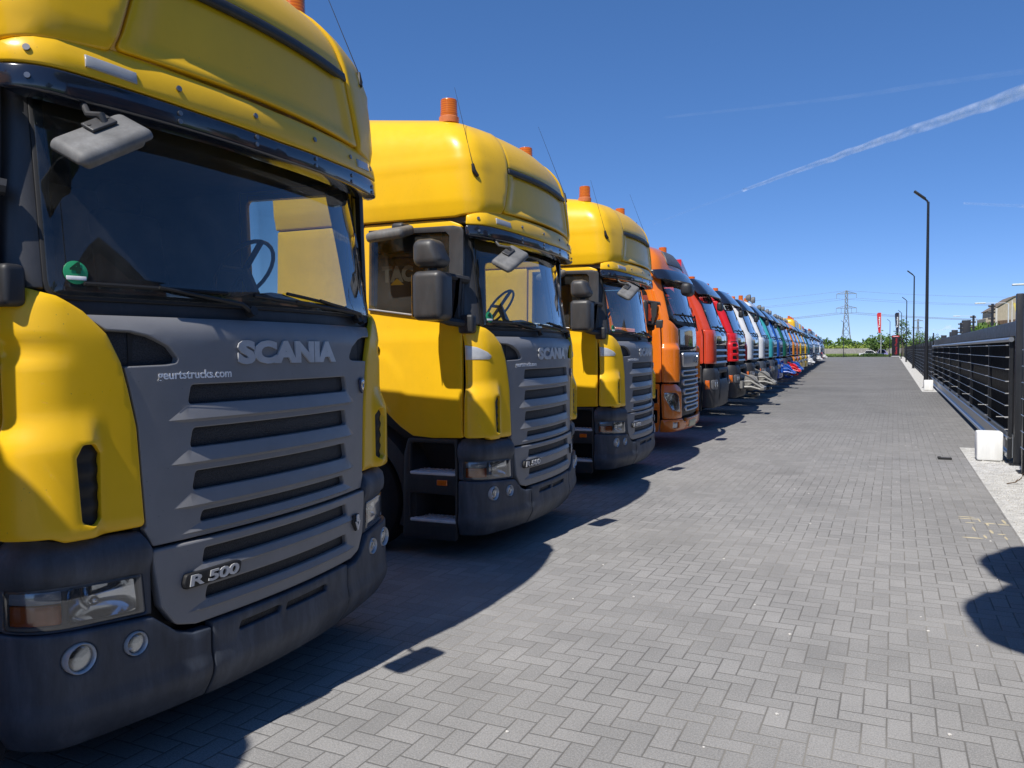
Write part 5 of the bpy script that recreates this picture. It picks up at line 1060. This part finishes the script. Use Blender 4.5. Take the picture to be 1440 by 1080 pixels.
# ------------------------------------------------------------------ buildings
def brick(name,c1,c2,sc=9):
    m,nt,b=new_mat(name); setp(b,rough=.9); t=N(nt,'ShaderNodeTexBrick'); t.inputs['Scale'].default_value=1; t.inputs['Brick Width'].default_value=.24; t.inputs['Row Height'].default_value=.08; t.inputs['Mortar Size'].default_value=.008
    t.inputs['Color1'].default_value=(*c1,1); t.inputs['Color2'].default_value=(*c2,1); t.inputs['Mortar'].default_value=(.3,.28,.26,1); tc=N(nt,'ShaderNodeTexCoord')
    sp=N(nt,'ShaderNodeSeparateXYZ'); nt.links.new(tc.outputs['Object'],sp.inputs[0]); cb=N(nt,'ShaderNodeCombineXYZ'); nt.links.new(mth(nt,'ADD',sp.outputs[0],sp.outputs[1]),cb.inputs[0]); nt.links.new(sp.outputs[2],cb.inputs[1]); nt.links.new(cb.outputs[0],t.inputs['Vector']); nt.links.new(t.outputs['Color'],b.inputs['Base Color']); return m
BR=brick('brown_brick',(.33,.15,.09),(.42,.20,.12)); BEI=plastic('beige_render',(.42,.36,.27),.9,.2,.12); ROOF=simple('dark_roof',(.06,.055,.055),.8)
b_=tag(empty('brown_building',(15.4,110,0)),'brown and beige building with sloping roof beyond the fence at the right','building')
bm=nbm(); prism(bm,[(0,0),(0,5.4),(.6,5.6),(.62,6.3),(2.9,7.9),(4.0,8.1),(26,8.1),(26,0)],0,7); build('wall',bm,BEI,b_,False)
bm=nbm(); prism(bm,[(-.05,0),(-.05,4.9),(1.0,5.1),(26,6.8),(26,0)],-.12,-.02)
x=0
build('dark_cladding',bm,plastic('brown_cladding',(.13,.085,.06),.8,.2,.25),b_,False)
bm=nbm()
for k in range(60): bx(bm,.1+k*.42,.14+k*.42,-.16,-.12,.2,4.9+.066*(k*.42))
build('cladding_batten',bm,simple('batten_brown',(.07,.05,.04),.8),b_,False)
bm=nbm(); bx(bm,.95,1.15,-.3,-.1,0,6.6); build('pale_pier',bm,simple('pier_white',(.6,.57,.52),.8),b_,False)
bm=nbm(); prism(bm,[(.5,6.3),(2.9,7.92),(4.0,8.12),(26.2,8.12),(26.2,8.2),(3.95,8.2),(2.85,8.02),(.4,6.36)],-.12,7.2); build('roof',bm,simple('roof_edge_brown',(.2,.16,.12),.8),b_,False)
for k in range(5):
    bm=nbm(); bx(bm,3.2+k*4,4.6+k*4,-.14,-.05,2.2,3.6); f=build('window',bm,simple('window_frame_white',(.7,.7,.68),.5),b_,False); bm=nbm(); bx(bm,3.28+k*4,4.52+k*4,-.16,-.14,2.28,3.52); build('pane',bm,simple('window_dark_glass',(.03,.04,.05),.05),f,False)
def house(x,y,w,d,e,h,label,ridge='X'):
    r=tag(empty('brick_house',(x,y,0)),label,'house','brick houses across the road')
    bm=nbm(); prism(bm,[(-w/2,0),(-w/2,e),(0,h),(w/2,e),(w/2,0)],0,d,'X'); build('wall',bm,BR,r,False)
    bm=nbm(); prism(bm,[(-w/2-.3,e-.2),(0,h+.05),(w/2+.3,e-.2),(w/2+.3,e+.05),(0,h+.3),(-w/2-.3,e+.05)],-.4,d+.4,'X'); build('roof',bm,ROOF,r,False)
    for zz in(1.0,4.0):
        for q in(-w*.28,0,w*.28):
            bm=nbm(); bx(bm,-.05,.02,q-.65,q+.65,zz,zz+1.4); f=build('window',bm,simple('window_frame_white',(.7,.7,.68),.5),r,False); bm=nbm(); bx(bm,-.07,-.05,q-.55,q+.55,zz+.1,zz+1.3); build('pane',bm,simple('window_dark_glass',(.03,.04,.05),.05),f,False)
house(14.5,7.0,7.4,9,7.6,9.0,'brown brick gable house mirrored in the windscreen of the foreground truck')
house(19,27,9,10,5.5,9.0,'brown brick house mirrored in the glossy panels of the orange and red trucks')
house(24,52,12,12,5.5,9.5,'long brown brick house mirrored faintly in the farther windscreens')
for i,(x,y,h) in enumerate(((16,17,6.5),(17,-6,8),(20,40,8))): tree('garden_tree',(x,y,0),h,h*.32,('green tree between the two mirrored brick houses','tall green tree right of the mirrored gable house, outside the frame','green tree between the second and third mirrored houses')[i],None,LEAF,900,.25,20+i)
# unseen tree shape, added only to cast the shadow at the right edge
r=tag(empty('shadow_caster',(2.27,2.2,0)),'tree-shaped stand-in added unseen right of the frame to cast the rounded shadow on the paving','tree'); rnd=random.Random(5)
bm=nbm(); tube(bm,[(0,0,0),(0,.1,2.5),(-.5,.4,5.0)],[.11,.09,.06],10); build('trunk',bm,BARK,r)
bm=nbm()
for c,ra in(((-1.22,.25,5.35),.92),((-1.12,1.25,6.0),.80),((-.98,.72,5.7),.78),((-.2,.7,6.0),1.0)):
    q=bmesh.ops.create_icosphere(bm,subdivisions=4,radius=ra*.92)
    for v in q['verts']: v.co=v.co*(1+.13*noise.noise(v.co*2.6))+Vector(c)
    for _ in range(900):
        d=Vector((rnd.gauss(0,1),rnd.gauss(0,1),rnd.gauss(0,1))).normalized(); p=Vector(c)+d*ra*rnd.uniform(.86,.97); a=d.orthogonal().normalized(); b=d.cross(a); t=.045; bm.faces.new([bm.verts.new(p+a*t),bm.verts.new(p+b*t*.6),bm.verts.new(p-a*t),bm.verts.new(p-b*t*.6)])
build('crown',bm,LEAF2,r,False)
r=tag(empty('flagpole',(9.87,60,0)),'white flagpole with a small yellow flag in front of the brown building','flag')
bm=nbm(); cyl(bm,(0,0,0),(0,0,4.9),.06,.05,seg=8); build('pole',bm,simple('pier_white',(.6,.57,.52),.8),r)
bm=nbm(); rows=[[bm.verts.new((.05+.05*q+.02*k,.08*math.sin(q*1.3+k*.8),4.8-k*.11-.04*q)) for q in range(6)] for k in range(8)]
for A,B in zip(rows,rows[1:]):
    for q in range(5): bm.faces.new((A[q],A[q+1],B[q+1],B[q]))
build('flag_cloth',bm,simple('flag_yellow',(.75,.62,.15),.7),r)
# ------------------------------------------------------------------ sky things
def vapour(name,dens,scale,st=(1,1,1)):
    m=bpy.data.materials.new(name); m.use_nodes=True; nt=m.node_tree; nt.nodes.clear(); o=N(nt,'ShaderNodeOutputMaterial'); mx=N(nt,'ShaderNodeMixShader'); t=N(nt,'ShaderNodeBsdfTransparent'); d=N(nt,'ShaderNodeBsdfDiffuse'); d.inputs[0].default_value=(.95,.96,1,1)
    f=noise_tex(nt,scale,6,.7); lw=N(nt,'ShaderNodeLayerWeight'); lw.inputs[0].default_value=.5
    a=mth(nt,'MULTIPLY',mth(nt,'POWER',mth(nt,'SUBTRACT',1.0,lw.outputs['Facing']),1.4),mth(nt,'MULTIPLY',mth(nt,'MAXIMUM',mth(nt,'SUBTRACT',f,.28),0.0),dens)); nt.links.new(mth(nt,'MINIMUM',a,1.0),mx.inputs[0]); nt.links.new(t.outputs[0],mx.inputs[1]); nt.links.new(d.outputs[0],mx.inputs[2]); nt.links.new(mx.outputs[0],o.inputs[0]); return m
def trail(pts,r0,r1,dens,label,scale=.004,z=2500):
    P=[Vector((*p,z)) for p in pts]; n=70; out=[];rr=[]
    for k in range(n+1):
        t=k/n*(len(P)-1); i=min(int(t),len(P)-2); q=P[i].lerp(P[i+1],t-i); out.append(q+Vector((noise.noise(q*.002),noise.noise(q*.002+Vector((9,0,0))),noise.noise(q*.003)))*r1*.18); rr.append((r0+(r1-r0)*k/n)*(1+.15*noise.noise(q*.0035)))
    bm=nbm(); tube(bm,out,rr,14); o=build('contrail',bm,vapour('vapour',dens,scale),None,True,None); tag(o,label,'contrail'); return o
trail([(-1506,12989),(-279,11413),(659,10309),(1582,9212),(1900,8850)],26,88,1.25,'bright white contrail slanting up to the right edge of the sky')
trail([(-3501,15637),(-2424,14183),(-1506,12989)],16,24,.32,'faint thin contrail low over the trucks, tail of the bright one')
trail([(-1809,8593),(-899,8647),(-85,8658),(664,8576),(1459,8511)],14,30,.08,'very faint contrail high above the bright one')
trail([(1842,15734),(2866,16507)],22,34,.35,'short faint contrail at the right edge below the bright one')
for i,(x,z,rx,rz_) in enumerate(((1009,205,150,40),(1205,215,120,36),(860,190,90,20))):
    bm=nbm(); rnd=random.Random(40+i)
    for _ in range(9):
        q=bmesh.ops.create_icosphere(bm,subdivisions=3,radius=1)
        c=Vector((rnd.uniform(-.7,.7)*rx,rnd.uniform(-60,60),rnd.uniform(-.3,.6)*rz_)); s=rnd.uniform(.35,.7)
        for v in q['verts']: v.co=Vector((v.co.x*rx*.5*s,v.co.y*80*s,v.co.z*rz_*s))+c
    o=build('cloud',bm,vapour('cloud_vapour',.5,.012),None); o.location=(x,9000,z); tag(o,('small white cloud just over the gate posts','small white cloud right of the middle gate posts','tiny faint cloud low behind the lamp posts')[i],'cloud')
setup_cam(); setup_light()
